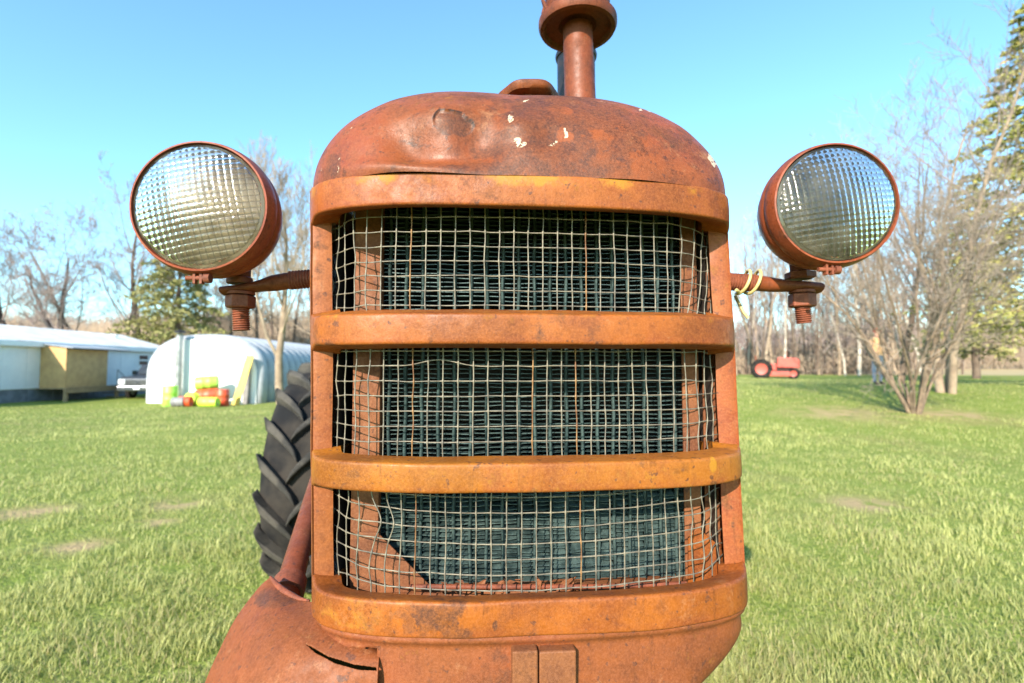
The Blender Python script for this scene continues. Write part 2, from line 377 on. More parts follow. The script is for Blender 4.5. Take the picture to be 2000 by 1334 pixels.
for w, (za, zb) in enumerate(wins):
    scr = empty('wire_screen', (0, 0, 0)); scr.parent = tractor
    zm = (za + zb) / 2; half = 0.2755; c = Cz(zm); pitch = 0.0190
    xs = []; x = -half + 0.003
    while x < half: xs.append(x + c); x += pitch * (1 - 0.45 * max(0, abs(x) / half - 0.86) / 0.14)
    nz_ = 7; zs = [zb - 0.010 - i * 0.0192 for i in range(nz_)]
    if w: zs = [zb - 0.004 - i * 0.0192 for i in range(nz_)]
    for x in xs:
        pts, rad = [], []; zz = za - 0.004
        marks = sorted([za - 0.006, zb + 0.006] + [z + k for z in zs for k in (-0.0035, -0.0012, 0, 0.0012, 0.0035)] + [z + pitch / 2 for z in zs])
        for z in marks:
            if z < za - 0.007 or z > zb + 0.007: continue
            near = min(abs(z - q) for q in zs); pts.append(warp(x, z, w)); rad.append(0.00085 + 0.0007 * max(0, 1 - near / 0.003))
        rusted = hashn(x * 91, w, 5) > 0.45 or abs(x + 0.148) < 0.0095 or abs(x - 0.0615) < 0.0095
        mb = MB().tube(pts, rad, 6); obj('wire', mb, M['wire_rust'] if rusted else M['wire'], scr, 60)
    for z in zs:
        pts, rad = [], []
        marks = sorted([-half + c - 0.004, half + c + 0.004] + [x + k for x in xs for k in (-0.0035, -0.0012, 0.0012, 0.0035)] + [x + pitch / 2 for x in xs])
        for x in marks:
            near = min(abs(x - q) for q in xs); p = warp(x, z, w); p.y += 0.0012; pts.append(p); rad.append(0.00082 + 0.0006 * max(0, 1 - near / 0.003))
        obj('wire', MB().tube(pts, rad, 6), M['wire'], scr, 60)

# radiator: tubes in front, packed fins behind, rusty side plates and tanks
rad_ = empty('radiator', (0, 0, 0)); rad_.parent = tractor
RX0, RX1, RY = loc(748, 800, .125).x, loc(1328, 800, .125).x, 0.125
RZ0, RZ1 = loc(1020, 1140, .125).z, 1.50
nt_ = 19
txs = [RX0 + 0.008 + (RX1 - RX0 - 0.016) * i / (nt_ - 1) for i in range(nt_)]
for i, x in enumerate(txs):
    pts = [(x + 0.0009 * math.sin(z * 60 + i * 2), RY + 0.001, z) for z in np.linspace(RZ0, RZ1, 24)]
    obj('tube', MB().tube(pts, 0.003, 8, squash=[(0.0026, 0.0042)] * 24), M['core'], rad_, 60)
mb = MB(); zf = RZ0; k = 0
rf = random.Random(3)
while zf < RZ1:
    for i in range(-1, nt_):
        x0 = (txs[i] + 0.0025) if i >= 0 else RX0 - 0.006; x1 = (txs[i + 1] - 0.0025) if i + 1 < nt_ else RX1 + 0.006
        low = ss(1.11, 1.0, zf); droop = rf.uniform(-.0008, .0008) + 0.0036 * float(low) * rf.uniform(0.5, 1.2) * (1.0 + .9 * float(ss(0, .04, x0) * ss(1.06, 1.03, zf)))
        tl = rf.uniform(-.0007, .0007); y0 = RY + 0.0005 + rf.uniform(0, .0015) - 0.002 * float(low)
        xm = (x0 + x1) / 2 + rf.uniform(-.003, .003); n = 4; V = []
        for j in range(n + 1):
            x = x0 + (x1 - x0) * j / n; dz = tl * (j / n - .5) * 2 - droop * (1 - 0.3 * abs(j / n - .5))
            V += [(x, y0, zf + dz), (x, y0 + 0.010, zf), (x, y0 + 0.035, zf), (x, y0 + 0.035, zf + .0007), (x, y0 + 0.010, zf + .0009), (x, y0, zf + dz + .0011)]
        mb.add(V, [(j * 6 + a, j * 6 + (a + 1) % 6, (j + 1) * 6 + (a + 1) % 6, (j + 1) * 6 + a) for j in range(n) for a in range(6)])
    zf += 0.0066
tag(obj('cooling_fins', mb, M['fin'], rad_), kind='stuff')
obj('dark_backing', MB().box((RX0 - .05, RY + .04, RZ0 - .03), (RX1 + .05, RY + .05, RZ1)), M['iron'], rad_)  # dark sheet added behind the fins so their gaps read black
zb_, zt_ = 0.90, 1.50
def side_plate(pxa, pxb, ly, name='side_plate', fl=0.02, y=800):
    a, b = loc(pxa, y, ly).x, loc(pxb, y, ly).x
    return obj(name, MB().box((a, ly, zb_), (b, ly + 0.004, zt_)).box((b - .004, ly + .0045, zb_), (b, ly + fl, zt_)), M['plate'], rad_, bevel=0.0012)
side_plate(688, 742, 0.108)
side_plate(1334, 1366, 0.108)
side_plate(1374, 1402, 0.122, fl=0.01)
a = [loc(*q, 0.103) for q in ((737, 1040), (838, 1142), (832, 1168), (690, 1168), (690, 1040))]
obj('corner_gusset', MB().prism(a[::-1], (0, .0035, 0)), M['plate'], rad_, bevel=0.001)
a = [loc(*q, 0.098) for q in ((1345, 1050), (1362, 1030), (1398, 1060), (1405, 1168), (1345, 1168))]
obj('corner_gusset', MB().prism(a[::-1], (0, .0035, 0)), M['bar'], rad_, bevel=0.001)
obj('bottom_tank', MB().box((RX0 - .02, 0.095, 0.86), (RX1 + .02, 0.2, zc(1150, .1))), M['plate'], rad_, bevel=0.006, seg=3)
obj('bottom_rod', MB().tube([loc(800 + 60 * i, 1146 - (i > 6) * 2 * (i - 6), 0.075) for i in range(10)], 0.0035, 8), M['bolt'], rad_, 60)
# leaf litter and loose scraps caught behind the lower screen
for i in range(26):
    q = loc(rf.uniform(860, 1130), rf.uniform(1135, 1158), rf.uniform(.07, .095)); A = Matrix.Translation(q) @ Matrix.Rotation(rf.uniform(0, 6), 4, 'Y') @ Matrix.Rotation(rf.uniform(-1, 1), 4, 'X')
    L_ = rf.uniform(.006, .014); o = obj('dry_leaf', MB().add([A @ Vector(p) for p in ((-L_, 0, 0), (-.2 * L_, .003, .5 * L_), (L_, 0, .1 * L_), (-.1 * L_, .002, -.45 * L_))], [(0, 1, 2, 3)]), M['plate'], rad_)
# dark panels added inside the nose to shut out sky and stray light
obj('light_block_floor', MB().box((-.26, .10, .862), (.29, .33, .872)), M['iron'], tractor)
obj('light_block_wall', MB().box((-.28, .33, .80), (.285, .338, 1.46)), M['iron'], tractor)
for s_ in (-1, 1):
    obj('light_block_side', MB().add([(Cz(z) + s_ * (Wz(z) - .036), y_, z) for z in (.88, 1.44) for y_ in (.1, .33)], [(0, 1, 3, 2)]), M['iron'], tractor)

# hood: slices of the same plan, shrinking upwards; dense where the photo sees dents
z0h = zc(344); HH = 0.204; LL = 0.30; Wh = Wz(z0h) - 0.0055
uvh = plan_uv(150, 40, 14, 1.0); uvh = [(-u, v, b) for u, v, b in uvh[:0:-1]] + uvh
NR = 130; V = []
for i in range(NR + 1):
    th = math.pi / 2 * (i / NR)
    s_, c_ = math.sin(th), math.cos(th)
    zf = s_ ** (2 / 2.05); w = Wh * max(c_, 1e-4) ** (2 / 2.15); y0 = LL * (1 - max(c_, 0) ** (2 / 2.25)) * 0.97
    D = 0.13 * (0.35 + 0.65 * c_)
    for u, v, b in uvh: V.append((Cz(z0h) + w * u, y0 + D * (1 - v) + (b * (1.32 - y0 - D)), z0h + HH * zf + 0.0))
V = np.array(V); nc = len(uvh)
px, py = proj_local(V); fr = V[:, 1] < 0.35
n1 = vnoise(V, 26, 50, 3); nlo = vnoise(V, 7, 60, 3); nf = vnoise(V, 90, 70, 3)
wx, wy = px + (n1 - .5) * 40 + (nf - .5) * 16, py + (vnoise(V, 26, 51, 3) - .5) * 30 + (vnoise(V, 90, 71, 3) - .5) * 12
g = lambda cx, cy, rx, ry: np.exp(-((px - cx) / rx) ** 2 - ((py - cy) / ry) ** 2) * fr
dent = 0.013 * g(800, 275, 55, 40) + 0.012 * g(935, 270, 55, 45) - 0.006 * g(870, 225, 70, 26) - 0.004 * g(1010, 245, 40, 20) + 0.006 * g(860, 300, 60, 22) - 0.005 * g(780, 330, 100, 16)
dent += 0.0035 * g(1080, 270, 40, 25) + (nlo - .5) * 0.008 * fr + 0.003 * g(1330, 300, 60, 40)
hx, hy = px + (n1 - .5) * 30, py + (vnoise(V, 55, 52, 2) - .5) * 20
hr = np.sqrt(((hx - 886) / 38) ** 2 + ((hy - 241 + .006 * np.abs(hx - 886)) / 17) ** 2); hole = ss(1.04, 0.90, hr) * fr
flake = lambda cx, cy, rx, ry: ss(1.05, 0.85, np.sqrt(((wx - cx) / rx) ** 2 + ((wy - cy) / ry) ** 2)) * fr
dent += 0.0022 * hole * ss(262, 226, py) 
dent *= 1.5
V[:, 1] += dent; V[:, 2] -= dent * 0.35
chip = (flake(1018, 274, 24, 13) * ss(.35, .65, nf) * .62 + 0.62 * flake(1098, 262, 6, 14) + 0.5 * flake(1075, 275, 8, 4) + 0.55 * flake(998, 226, 8, 14) * ss(.3, .6, nf)) + flake(1384, 306, 7, 8) * 1.0 + flake(1393, 318, 8, 4) + flake(1352, 253, 4, 5) + flake(1249, 213, 4, 3) + flake(1270, 214, 4, 3) + .6 * flake(1032, 196, 6, 3) + 0.35 * flake(690, 250, 30, 5) * ss(.4, .6, nf)
chip += 0.55 * (ss(.70, .76, vnoise(V, 190, 91, 2)) * ss(.5, .62, nlo)) * fr * (px < 1000)
dark = 0.9 * blob(px, py, 1080, 240, 130, 75) * ss(.25, .6, n1 + .1) + 0.7 * blob(px, py, 930, 330, 60, 14) + 0.5 * blob(px, py, 790, 300, 40, 40) * ss(.4, .6, nf) + 0.6 * blob(px, py, 655, 315, 12, 26) + 0.35 * blob(px, py, 990, 300, 120, 40) + 0.55 * blob(px, py, 1230, 290, 150, 60) * ss(.4, .65, n1)
dark += 0.5 * ss(.03, 0, (V[:, 2] - z0h)) * n1 + 0.8 * hole + 0.42 * ss(.45, .7, nlo) * ss(.3, .6, n1)
red = 0.95 * blob(px, py, 690, 280, 60, 90) + 0.7 * blob(px, py, 1300, 240, 90, 60) * ss(.3, .6, n1 + .15) + 0.35 * blob(px, py, 900, 300, 80, 50) + 0.3 * ss(.45, .65, nlo)
yel = 0.38 * blob(px, py, 1230, 270, 160, 60) * n1 + 0.3 * blob(px, py, 850, 200, 120, 25) + 0.35 * blob(px, py, 800, 320, 50, 25)
mb = MB(); mb.v = [tuple(p) for p in V]; mb.f = [f[::-1] for f in grid_faces(NR + 1, nc)][:]; mb.f = [f for f in mb.f]; mb.m = [0] * len(mb.f)
mb.f = grid_faces(NR + 1, nc)
hood = obj('hood', mb, M['hood'], tractor, 60)
black_line = ss(1.10, 1.03, hr) * ss(.90, .98, hr) * ss(243, 233, py + (n1 - .5) * 14) * fr * .95 + .5 * ss(1.06, 1.02, hr) * ss(.94, .98, hr) * ss(880, 920, px) * fr  # black of the crack along the dent's rim is put into the colour
black_line += .6 * ss(2.2, .8, np.abs(py - 262 - 10 * np.sin(px / 31) - (n1 - .5) * 24)) * ss(770, 790, px) * ss(850, 830, px) * fr
for nm, a in (('black_line', np.clip(black_line, 0, .95)), ('chip', chip), ('dark', np.clip(dark, 0, 1.1)), ('red', np.clip(red, 0, 1) * .5), ('yel', np.clip(yel, 0, 1))): attr(hood, nm, a)
# radiator cap with its hand-grip lobes
q = loc(1032, 178, .24) - Vector((0, 0, .018)); mb = MB(); n = 48; prof = [(.030, -.03), (.030, -.004), (.047, -.002), (.050, .003), (.051, .009), (.047, .0130), (.036, .0145), (.020, .014), (.0001, .0135)]
V = []
for r, h in prof:
    for j in range(n):
        t = 2 * math.pi * j / n; rr = r * (1 + .035 * math.cos(t * 6) * (r > .032)); V.append((q.x + rr * math.cos(t), q.y + rr * math.sin(t), q.z + h + .0012 * math.cos(t * 2 + 2.2) * (r > .04)))
mb.add(V, [(i * n + j, i * n + (j + 1) % n, (i + 1) * n + (j + 1) % n, (i + 1) * n + j) for i in range(len(prof) - 1) for j in range(n)])
obj('radiator_cap', mb, M['hood'], tractor, 50)
# air stack and its cup, with the exhaust muffler behind
pb, pt = loc(1133, 190, .42), loc(1128, 55, .42)
stack = obj('air_stack', MB().tube([pb - Vector((0, 0, .12)), pb, pb * .5 + pt * .5, pt], [.0325, .0325, .0318, .031], 32), M['pipe'], tractor, 40)
T_ = Matrix.Translation(pt)
prof = [(.0312, .012), (.036, .010), (.040, .004), (.066, .002), (.071, -.006), (.0790, -.005), (.0825, .002), (.0825, .012), (.077, .018), (.068, .023), (.068, .085), (.064, .11), (.04, .125), (.0001, .128)]
cup = obj('pre_cleaner_cup', MB().lathe(prof, 48, T_), M['pipe'], stack, 40); attr(cup, 'dark', 0.55 * ss(.4, .65, vnoise([v.co for v in cup.data.vertices], 30, 4, 3)))
hk = pt + Vector((-.076, -.01, .02)); obj('wire_bail', MB().tube([hk + Vector((0.004 * math.sin(t), 0, .055 * t / 6 + .006 * math.sin(t * 2))) for t in range(7)], .003, 6), M['bolt'], stack, 60)
obj('cup_bracket', MB().tube([hk + Vector((.012, -.004, 0)), hk + Vector((-.004, -.01, .03)), hk + Vector((.01, -.004, .06))], .0035, 6), M['bolt'], stack, 60)
qm = loc(1125, 108, .60)
obj('muffler', MB().lathe([(.046, -.35), (.0465, -.012), (.050, -.010), (.0515, -.004), (.050, .002), (.045, .002), (.044, -.02), (.0001, -.03)], 40, Matrix.Translation(qm)), M['muffler'], tractor, 40)
# apron under the sill: bead, set-back skirt curling under
V = []; za = zc(1245); rows = [(za + .012, .012), (za + .0005, .010), (za - .004, .006), (za - .009, .007), (za - .0125, .012), (za - .017, .0135)]
H = 0.16; 
for i in range(1, 61):
    t = i / 60; rows.append((za - .017 - H * t, .0135 - 0.010 * math.sin(t * math.pi * .5) + 0.10 * max(0, t - .30) ** 2.4))
uva = plan_uv(70, 70, 10, 0.2); uva = [(-u, v, b) for u, v, b in uva[:0:-1]] + uva
for z, d in rows:
    P = plan(z, d, uva); tt = max(0, (za - .017 - z) / H - .08)
    for p, (u, _, _) in zip(P, uva): V.append((p[0] - (.34 * tt ** 1.7 * float(ss(.5, 1, u)) if u > .5 else 0), p[1], z))
V = np.array(V); V[:, 1] += (vnoise(V, 10, 15, 2) - .5) * .006
px, py = proj_local(V); fs = grid_faces(len(rows), len(uva)); keep = []
def inpoly(x, y, P):
    c = False; j = len(P) - 1
    for i in range(len(P)):
        if (P[i][1] > y) != (P[j][1] > y) and x < (P[j][0] - P[i][0]) * (y - P[i][1]) / (P[j][1] - P[i][1]) + P[i][0]: c = not c
        j = i
    return c
notch = [(1412, 1276), (1428, 1243), (1446, 1230), (1447, 1256), (1430, 1266)]
for f in fs:
    cx, cy = np.mean(px[list(f)]), np.mean(py[list(f)])
    if not (cx < 735 and cy > 1266): keep.append(f[::-1])
mb = MB(); mb.add(V, keep)
ap = obj('apron', mb, M['apron'], tractor, 60, solid=.004)
attr(ap, 'dark', .55 * ss(.5, .7, vnoise(V, 20, 33, 4)) + .3 * blob(px, py, 900, 1320, 120, 40)); attr(ap, 'red', .25 * ss(.5, .65, vnoise(V, 9, 34, 3))); attr(ap, 'yel', .22 * ss(.5, .65, vnoise(V, 8, 35, 3)))
for a, b, n in ((1000, 1050, 0), (1053, 1125, 1)):
    p, q = loc(a, 1270, .0), loc(b, 1270, .0)
    obj('badge_plate', MB().box((p.x, -.0035 + .0015 * n, p.z - .12), (q.x, .022, p.z - .001 * n)), M['plate'], tractor, bevel=.002)

# loader bracket swelling out at the lower left, with its crescent slot
C = [[(527, 1128, .20), (548, 1152, .165), (585, 1172, .14), (640, 1185, .11), (742, 1262, .055)],
     [(505, 1148, .19), (530, 1180, .135), (575, 1205, .10), (650, 1225, .07), (741, 1278, .03)],
     [(462, 1205, .165), (500, 1240, .095), (560, 1262, .055), (645, 1275, .035), (739, 1298, .018)],
     [(428, 1270, .14), (475, 1305, .065), (550, 1325, .028), (640, 1330, .018), (737, 1330, .010)],
     [(396, 1345, .115), (450, 1380, .04), (540, 1395, .008), (640, 1398, .004), (735, 1400, .006)],
     [(375, 1440, .10), (440, 1480, .02), (530, 1490, -.005), (640, 1490, -.008), (735, 1490, -.004)]]
G = np.array([[list(loc(*p)) for p in r] for r in C])
def cr(P, t):
    n = len(P) - 1; i = min(int(t), n - 1); f = t - i
    p0, p1, p2, p3 = P[max(i - 1, 0)], P[i], P[i + 1], P[min(i + 2, n)]
    return 0.5 * ((2 * p1) + (-p0 + p2) * f + (2 * p0 - 5 * p1 + 4 * p2 - p3) * f ** 2 + (-p0 + 3 * p1 - 3 * p2 + p3) * f ** 3)
NU, NV = 260, 260; V = []
for i in range(NV + 1):
    r = [cr(G[:, c], 5 * i / NV) for c in range(5)]
    for j in range(NU + 1): V.append(cr(r, 4 * j / NU))
V = np.array(V); px, py = proj_local(V)
sl = [(597, 1258), (606, 1260), (640, 1282), (690, 1298), (735, 1303), (736, 1310), (700, 1309), (655, 1297), (615, 1275)]
keep = [f[::-1] for f in grid_faces(NV + 1, NU + 1) if not inpoly(np.mean(px[list(f)]), np.mean(py[list(f)]), sl)]
V[:, 1] += (vnoise(V, 9, 18, 2) - .5) * .008
mb = MB(); mb.add(V, keep); br = obj('loader_bracket', mb, M['apron'], tractor, 80, solid=.0035)
attr(br, 'dark', .9 * blob(px, py, 545, 1165, 50, 16) + .35 * ss(.5, .7, vnoise(V, 16, 38, 4))); attr(br, 'red', .22 * ss(.45, .65, vnoise(V, 7, 39, 3))); attr(br, 'yel', .2 * ss(.5, .65, vnoise(V, 9, 40, 3)))
obj('slot_blackout', MB().box((loc(575, 1245, .09).x, .09, loc(600, 1345, .09).z), (loc(748, 1245, .09).x, .095, loc(600, 1240, .09).z)), M['iron'], tractor)  # dark plate added behind the slot to keep it black inside
top = [Vector(cr(G[0], 4 * j / 20)) for j in range(13)]
obj('bracket_lip', MB().tube([p + Vector((0, .002, .0005)) for p in top], [.0015 + .0032 * math.sin(math.pi * i / 12) for i in range(13)], 8), M['bolt'], br, 60)
s0, s1 = loc(563, 1150, .24), loc(640, 880, .75)
ro = obj('loader_strut', MB().tube([s0 - (s1 - s0) * .12, s0, s0 * .5 + s1 * .5, s1], .0205, 20), M['pipe'], tractor, 40)
obj('strut_collar', MB().tube([s0 - (s1 - s0) * .03, s0 + (s1 - s0) * .03], .026, 20), M['bolt'], ro, 40)
obj('hose_clip', MB().tube([loc(612 + 2 * i, 1085 + 14 * i, .12) for i in range(6)], .006, 8), M['iron'], tractor, 60)

# ---- headlights
def lamp_glass():
    m, nt, N, L, bs = mat_new('fluted_lens_glass'); out = N['Material Output']
    bs.inputs['Base Color'].default_value = (0.36, 0.335, 0.285, 1); bs.inputs['Roughness'].default_value = 0.06; bs.inputs['Specular IOR Level'].default_value = 0.8
    bs.inputs['Transmission Weight'].default_value = 1.0; bs.inputs['IOR'].default_value = 1.45
    tr = N.new('ShaderNodeBsdfTransparent'); tr.inputs[0].default_value = (0.46, 0.42, 0.35, 1)
    di = N.new('ShaderNodeBsdfDiffuse'); di.inputs[0].default_value = (0.36, 0.31, 0.23, 1)
    m1 = N.new('ShaderNodeMixShader'); m1.inputs[0].default_value = 0.06; L.new(bs.outputs[0], m1.inputs[1]); L.new(tr.outputs[0], m1.inputs[2])
    co = n_coord(nt); dust = n_ramp(nt, n_noise(nt, co, 40, 6), .4, .75, .03, .16)
    m2 = N.new('ShaderNodeMixShader'); L.new(dust, m2.inputs[0]); L.new(m1.outputs[0], m2.inputs[1]); L.new(di.outputs[0], m2.inputs[2])
    gd = N.new('ShaderNodeBsdfDiffuse'); gd.inputs[0].default_value = (0.07, 0.06, 0.048, 1)
    m3 = N.new('ShaderNodeMixShader'); L.new(n_math(nt, 'MULTIPLY', n_attr(nt, 'groove'), .55), m3.inputs[0]); L.new(m2.outputs[0], m3.inputs[1]); L.new(gd.outputs[0], m3.inputs[2])
    L.new(m3.outputs[0], out.inputs[0]); return m
M['lens'] = lamp_glass()
m, nt, N, L, bs = mat_new('tarnished_reflector'); co = n_coord(nt)
L.new(n_mix(nt, n_ramp(nt, n_noise(nt, co, 25, 6), .4, .65), (.25, .20, .135), (.13, .092, .048)), bs.inputs['Base Color']); bs.inputs['Metallic'].default_value = .75; bs.inputs['Roughness'].default_value = .36
M['reflector'] = m
def headlight(c, roll, side, label, screw, turn=0):
    A = Matrix.Translation(c) @ Matrix.Rotation(R(turn), 4, 'Z') @ Matrix.Rotation(R(90), 4, 'X')          # lathe +Z faces the viewer (-Y)
    hs = obj('headlight', MB().lathe([(.0765, -.012), (.082, -.0225), (.0842, -.025), (.0835, -.04), (.078, -.058), (.066, -.078), (.048, -.094), (.026, -.103), (.0001, -.106)], 56, A), M['lamp'], tractor, 45)
    tag(hs, label)
    rim = obj('rim', MB().lathe([(.0772, -.003), (.0790, .0035), (.0812, .003), (.0832, -.003), (.0848, -.012), (.0853, -.020), (.0835, -.0225), (.0772, -.006)], 72, A, closed=True), M['lamp'], hs, 50)
    nz = vnoise([v.co for v in rim.data.vertices], 40, 5 + side, 3); attr(rim, 'dark', (.25 if side < 0 else .5) * ss(.35, .65, nz)); attr(rim, 'red', (.7 if side < 0 else .1) * np.ones_like(nz))
    obj('reflector', MB().lathe([(.0765, -.008), (.072, -.022), (.060, -.042), (.042, -.060), (.022, -.070), (.008, -.073), (.0001, -.073)], 48, A), M['reflector'], hs, 60)
    obj('bulb', MB().lathe([(.0001, -.035), (.006, -.038), (.009, -.047), (.006, -.06), (.005, -.075)], 16, A), M['reflector'], hs, 60)
    # lens: smooth outer band, then a grid of pillowed squares on a dome
    RL = .0772; ri = .0738; dome = lambda r: .0015 + .013 * (1 - (r / RL) ** 2)
    mb = MB(); mb.lathe([(RL, dome(RL) - .003)] + [(RL + (ri - RL) * k / 4, dome(RL + (ri - RL) * k / 4)) for k in range(5)], 64, A)
    mb.f = mb.f[:-1] if len(mb.f[-1]) > 4 else mb.f; mb.f = [f for f in mb.f if len(f) == 4]; mb.m = [0] * len(mb.f)
    cell = .0076; sub = 6; n = int(ri / cell) + 1; N_ = 2 * n * sub; V = []; rr = random.Random(9 + side); tl = {}
    Rm = Matrix.Rotation(R(roll), 4, 'Z'); idx = {}; rad = []; grv = [0.0] * len(mb.v)
    for i in range(N_ + 1):
        for j in range(N_ + 1):
            X, Y = (i / sub - n) * cell, (j / sub - n) * cell; r = math.hypot(X, Y)
            ci, cj = int(i // sub), int(j // sub); fu, fv = (i % sub) / sub, (j % sub) / sub
            kx, ky = (1.0, 1.0) if side < 0 else (1.0, 0.85)
            h = .0009 * (kx * math.sin(math.pi * fu) + ky * math.sin(math.pi * fv)) / 2 * 1.3
            a = tl.setdefault((ci, cj), (rr.uniform(-.06, .06), rr.uniform(-.06, .06)))
            h += cell * .35 * (a[0] * (fu - .5) + a[1] * (fv - .5)) * (0 < i % sub) * (0 < j % sub)
            if r > ri: X, Y, h = X * ri / r, Y * ri / r, 0
            r2 = min(r, ri); V.append(A @ Rm @ Vector((X, Y, dome(r2) + h))); rad.append(r); grv.append(float(r < ri and (i % sub == 0 or j % sub == 0)) * (1.0 if side < 0 or j % sub else .6))
    W_ = N_ + 1
    mb.add(V, [f for f in grid_faces(W_, W_) if min(rad[k] for k in f) < ri])
    attr(obj('lens', mb, M['lens'], hs, 40), 'groove', grv)
    # clamp screw hanging under the rim
    sx = c + Vector((screw, .006, -.0885)); k = 1 if screw < 0 else -1
    obj('clamp_screw', MB().tube([sx + Vector((-.015, 0, 0)), sx + Vector((.012, 0, 0))], .0030, 10).tube([sx + Vector((.007 * k, 0, 0)), sx + Vector((.014 * k, 0, 0))], .0062, 12)
        .box(sx + Vector((-.006, -.003, -.007)), sx + Vector((-.003, .004, .010))).box(sx + Vector((.002, -.003, -.007)), sx + Vector((.005, .004, .010))), M['bolt'], hs, 40)
    return hs
def thread(mb, p, axis, length, r, pitch=.0029, dr=.0016):
    k = int(length / pitch); prof = []
    for i in range(k): prof += [(r - dr, i * pitch), (r, i * pitch + pitch * .35), (r, i * pitch + pitch * .6)]
    Mx = Matrix.Translation(p) @ Vector(axis).to_track_quat('Z', 'Y').to_matrix().to_4x4()
    mb.lathe(prof, 20, Mx)
def hexnut(mb, p, r, h):
    mb.lathe([(r * .9, 0), (r, h * .1), (r, h * .9), (r * .9, h)], 6, Matrix.Translation(p) @ Matrix.Rotation(.35, 4, 'Z'))
YL = .125
cl = loc(391, 403, .036); cr_ = loc(1632, 397, .022)
headlight(cl, 12, -1, 'round headlight with brighter red rim and square flutes', -.002)
headlight(cr_, 7, 1, 'round headlight with dull brown rim and long ribs', -.008, -7)
def bracket(side):
    b = empty('lamp_bracket', (0, 0, 0)); b.parent = tractor
    if side < 0:
        S = [(438, 569, .0065, .0165), (470, 566, .0068, .0175), (497, 561, .007, .015), (515, 557, .009, .012), (535, 553, .0115, .0115), (560, 549, .0118, .0118), (640, 541, .0118, .0118)]; cx = 468; yt, yp, yn, ys, ye = 520, 557, 573, 602, 650; thr = (566, 548)
    else:
        S = [(1597, 563, .0085, .0165), (1565, 560, .0085, .0175), (1540, 559, .0085, .015), (1515, 557, .0105, .0125), (1495, 555, .0118, .0118), (1470, 552, .0118, .0118), (1405, 549, .0118, .0118)]; cx = 1563; yt, yp, yn, ys, ye = 512, 548, 570, 600, 634; thr = (1474, 553)
    pts = [loc(a, bb, YL) for a, bb, _, _ in S]; 
    obj('arm', MB().tube(pts, 1, 20, squash=[(h, w) for _, _, h, w in S]), M['pipe'], b, 50)
    p0, p1 = loc(*thr, YL), pts[-1]; mb = MB(); thread(mb, p0, p1 - p0, (p1 - p0).length, .0134, .0042, .0022); obj('thread', mb, M['bolt'], b, 30)
    x = loc(cx, yp, YL)
    mb = MB(); zt = loc(cx, yt, YL).z; zp = x.z + .002
    mb.lathe([(.0165, 0), (.0172, .002), (.0165, .008), (.014, .010), (.0145, zt - zp + .012)], 24, Matrix.Translation((x.x, x.y, zp))); obj('collar', mb, M['bolt'], b, 40)
    if side > 0:
        mb = MB(); hexnut(mb, Vector((x.x, x.y, zp + .001)), .0215, .010); obj('nut', mb, M['bolt'], b)
    zn = loc(cx, yn, YL).z; zs = loc(cx, ys, YL).z; ze = loc(cx, ye, YL).z
    obj('washer', MB().lathe([(.018, 0), (.0185, .002), (.018, .004)], 24, Matrix.Translation((x.x + .002, x.y, zn - .002))), M['bolt'], b, 40)
    mb = MB(); hexnut(mb, Vector((x.x + .002, x.y, zs)), .0195, zn - zs - .003); obj('nut', mb, M['bolt'], b, bevel=.001)
    mb = MB(); a = Vector((x.x + .002, x.y, zs + .003)); t = Vector((x.x + .0045, x.y, ze)); thread(mb, a, t - a, (t - a).length, .0112, .0032, .0017); obj('threaded_stud', mb, M['bolt'], b, 30)
bracket(-1); bracket(1)
# cream cable wound round the right-hand arm
pts = []
for i in range(46):
    t = i / 45; a = 2 * math.pi * 1.7 * t - 1.9; p = loc(1446 + 34 * t, 551, YL); pts.append(p + Vector((.004 * math.sin(a), -.0165 * math.cos(a), .0175 * math.sin(a))))
pts = [loc(1438, 566, .10), loc(1443, 570, .103)] + pts
obj('lamp_cable', MB().tube(pts, .0025, 8), M['cable'], tractor, 60)
obj('lamp_cable', MB().tube([loc(1436, 578, .16), loc(1446, 598, .15), loc(1453, 611, .146), loc(1461, 621, .145)], .0025, 8), M['cable'], tractor, 60)

# ---- rear of the machine
obj('engine', MB().box((-.2, .40, .62), (.2, 1.25, 1.2)).box((-.15, .45, 1.2), (.15, 1.2, 1.38)).box((-.24, .5, .75), (-.2, 1.1, 1.05)), M['iron'], tractor, bevel=.02)
obj('frame_rail', MB().box((-.24, .16, .62), (-.2, 1.9, .76)), M['plate'], tractor, bevel=.006)
obj('frame_rail', MB().box((.2, .16, .62), (.24, 1.9, .76)), M['plate'], tractor, bevel=.006)
obj('gearbox', MB().box((-.18, 1.25, .48), (.18, 2.6, .98)), M['apron'], tractor, bevel=.04, seg=3)
obj('dashboard', MB().box((-.24, 1.32, .9), (.24, 1.4, 1.5)), M['hood'], tractor, bevel=.02)
obj('rear_axle', MB().tube([(-.82, 2.42, .60), (-.4, 2.42, .60), (0, 2.42, .62), (.4, 2.42, .60), (.82, 2.42, .60)], [.07, .1, .2, .1, .07], 20), M['apron'], tractor, 40)
obj('steering_column', MB().tube([(0, 1.4, 1.35), (0, 1.72, 1.47)], .018, 10), M['iron'], tractor, 40)
obj('steering_wheel', MB().lathe([(.18 + .014 * math.cos(t), .014 * math.sin(t)) for t in np.linspace(0, 2 * math.pi, 9)[:-1]], 32, Matrix.Translation((0, 1.74, 1.475)) @ Matrix.Rotation(R(-70), 4, 'X'), closed=True).box((-.17, 1.73, 1.468), (.17, 1.75, 1.48)), M['iron'], tractor, 50)
obj('seat', MB().lathe([(.0001, -.02), (.17, 0), (.21, .07), (.2, .08), (.16, .015), (.0001, -.005)], 24, Matrix.Translation((0, 2.35, 1.12))).box((-.03, 2.33, .9), (.03, 2.4, 1.11)), M['iron'], tractor, 50)
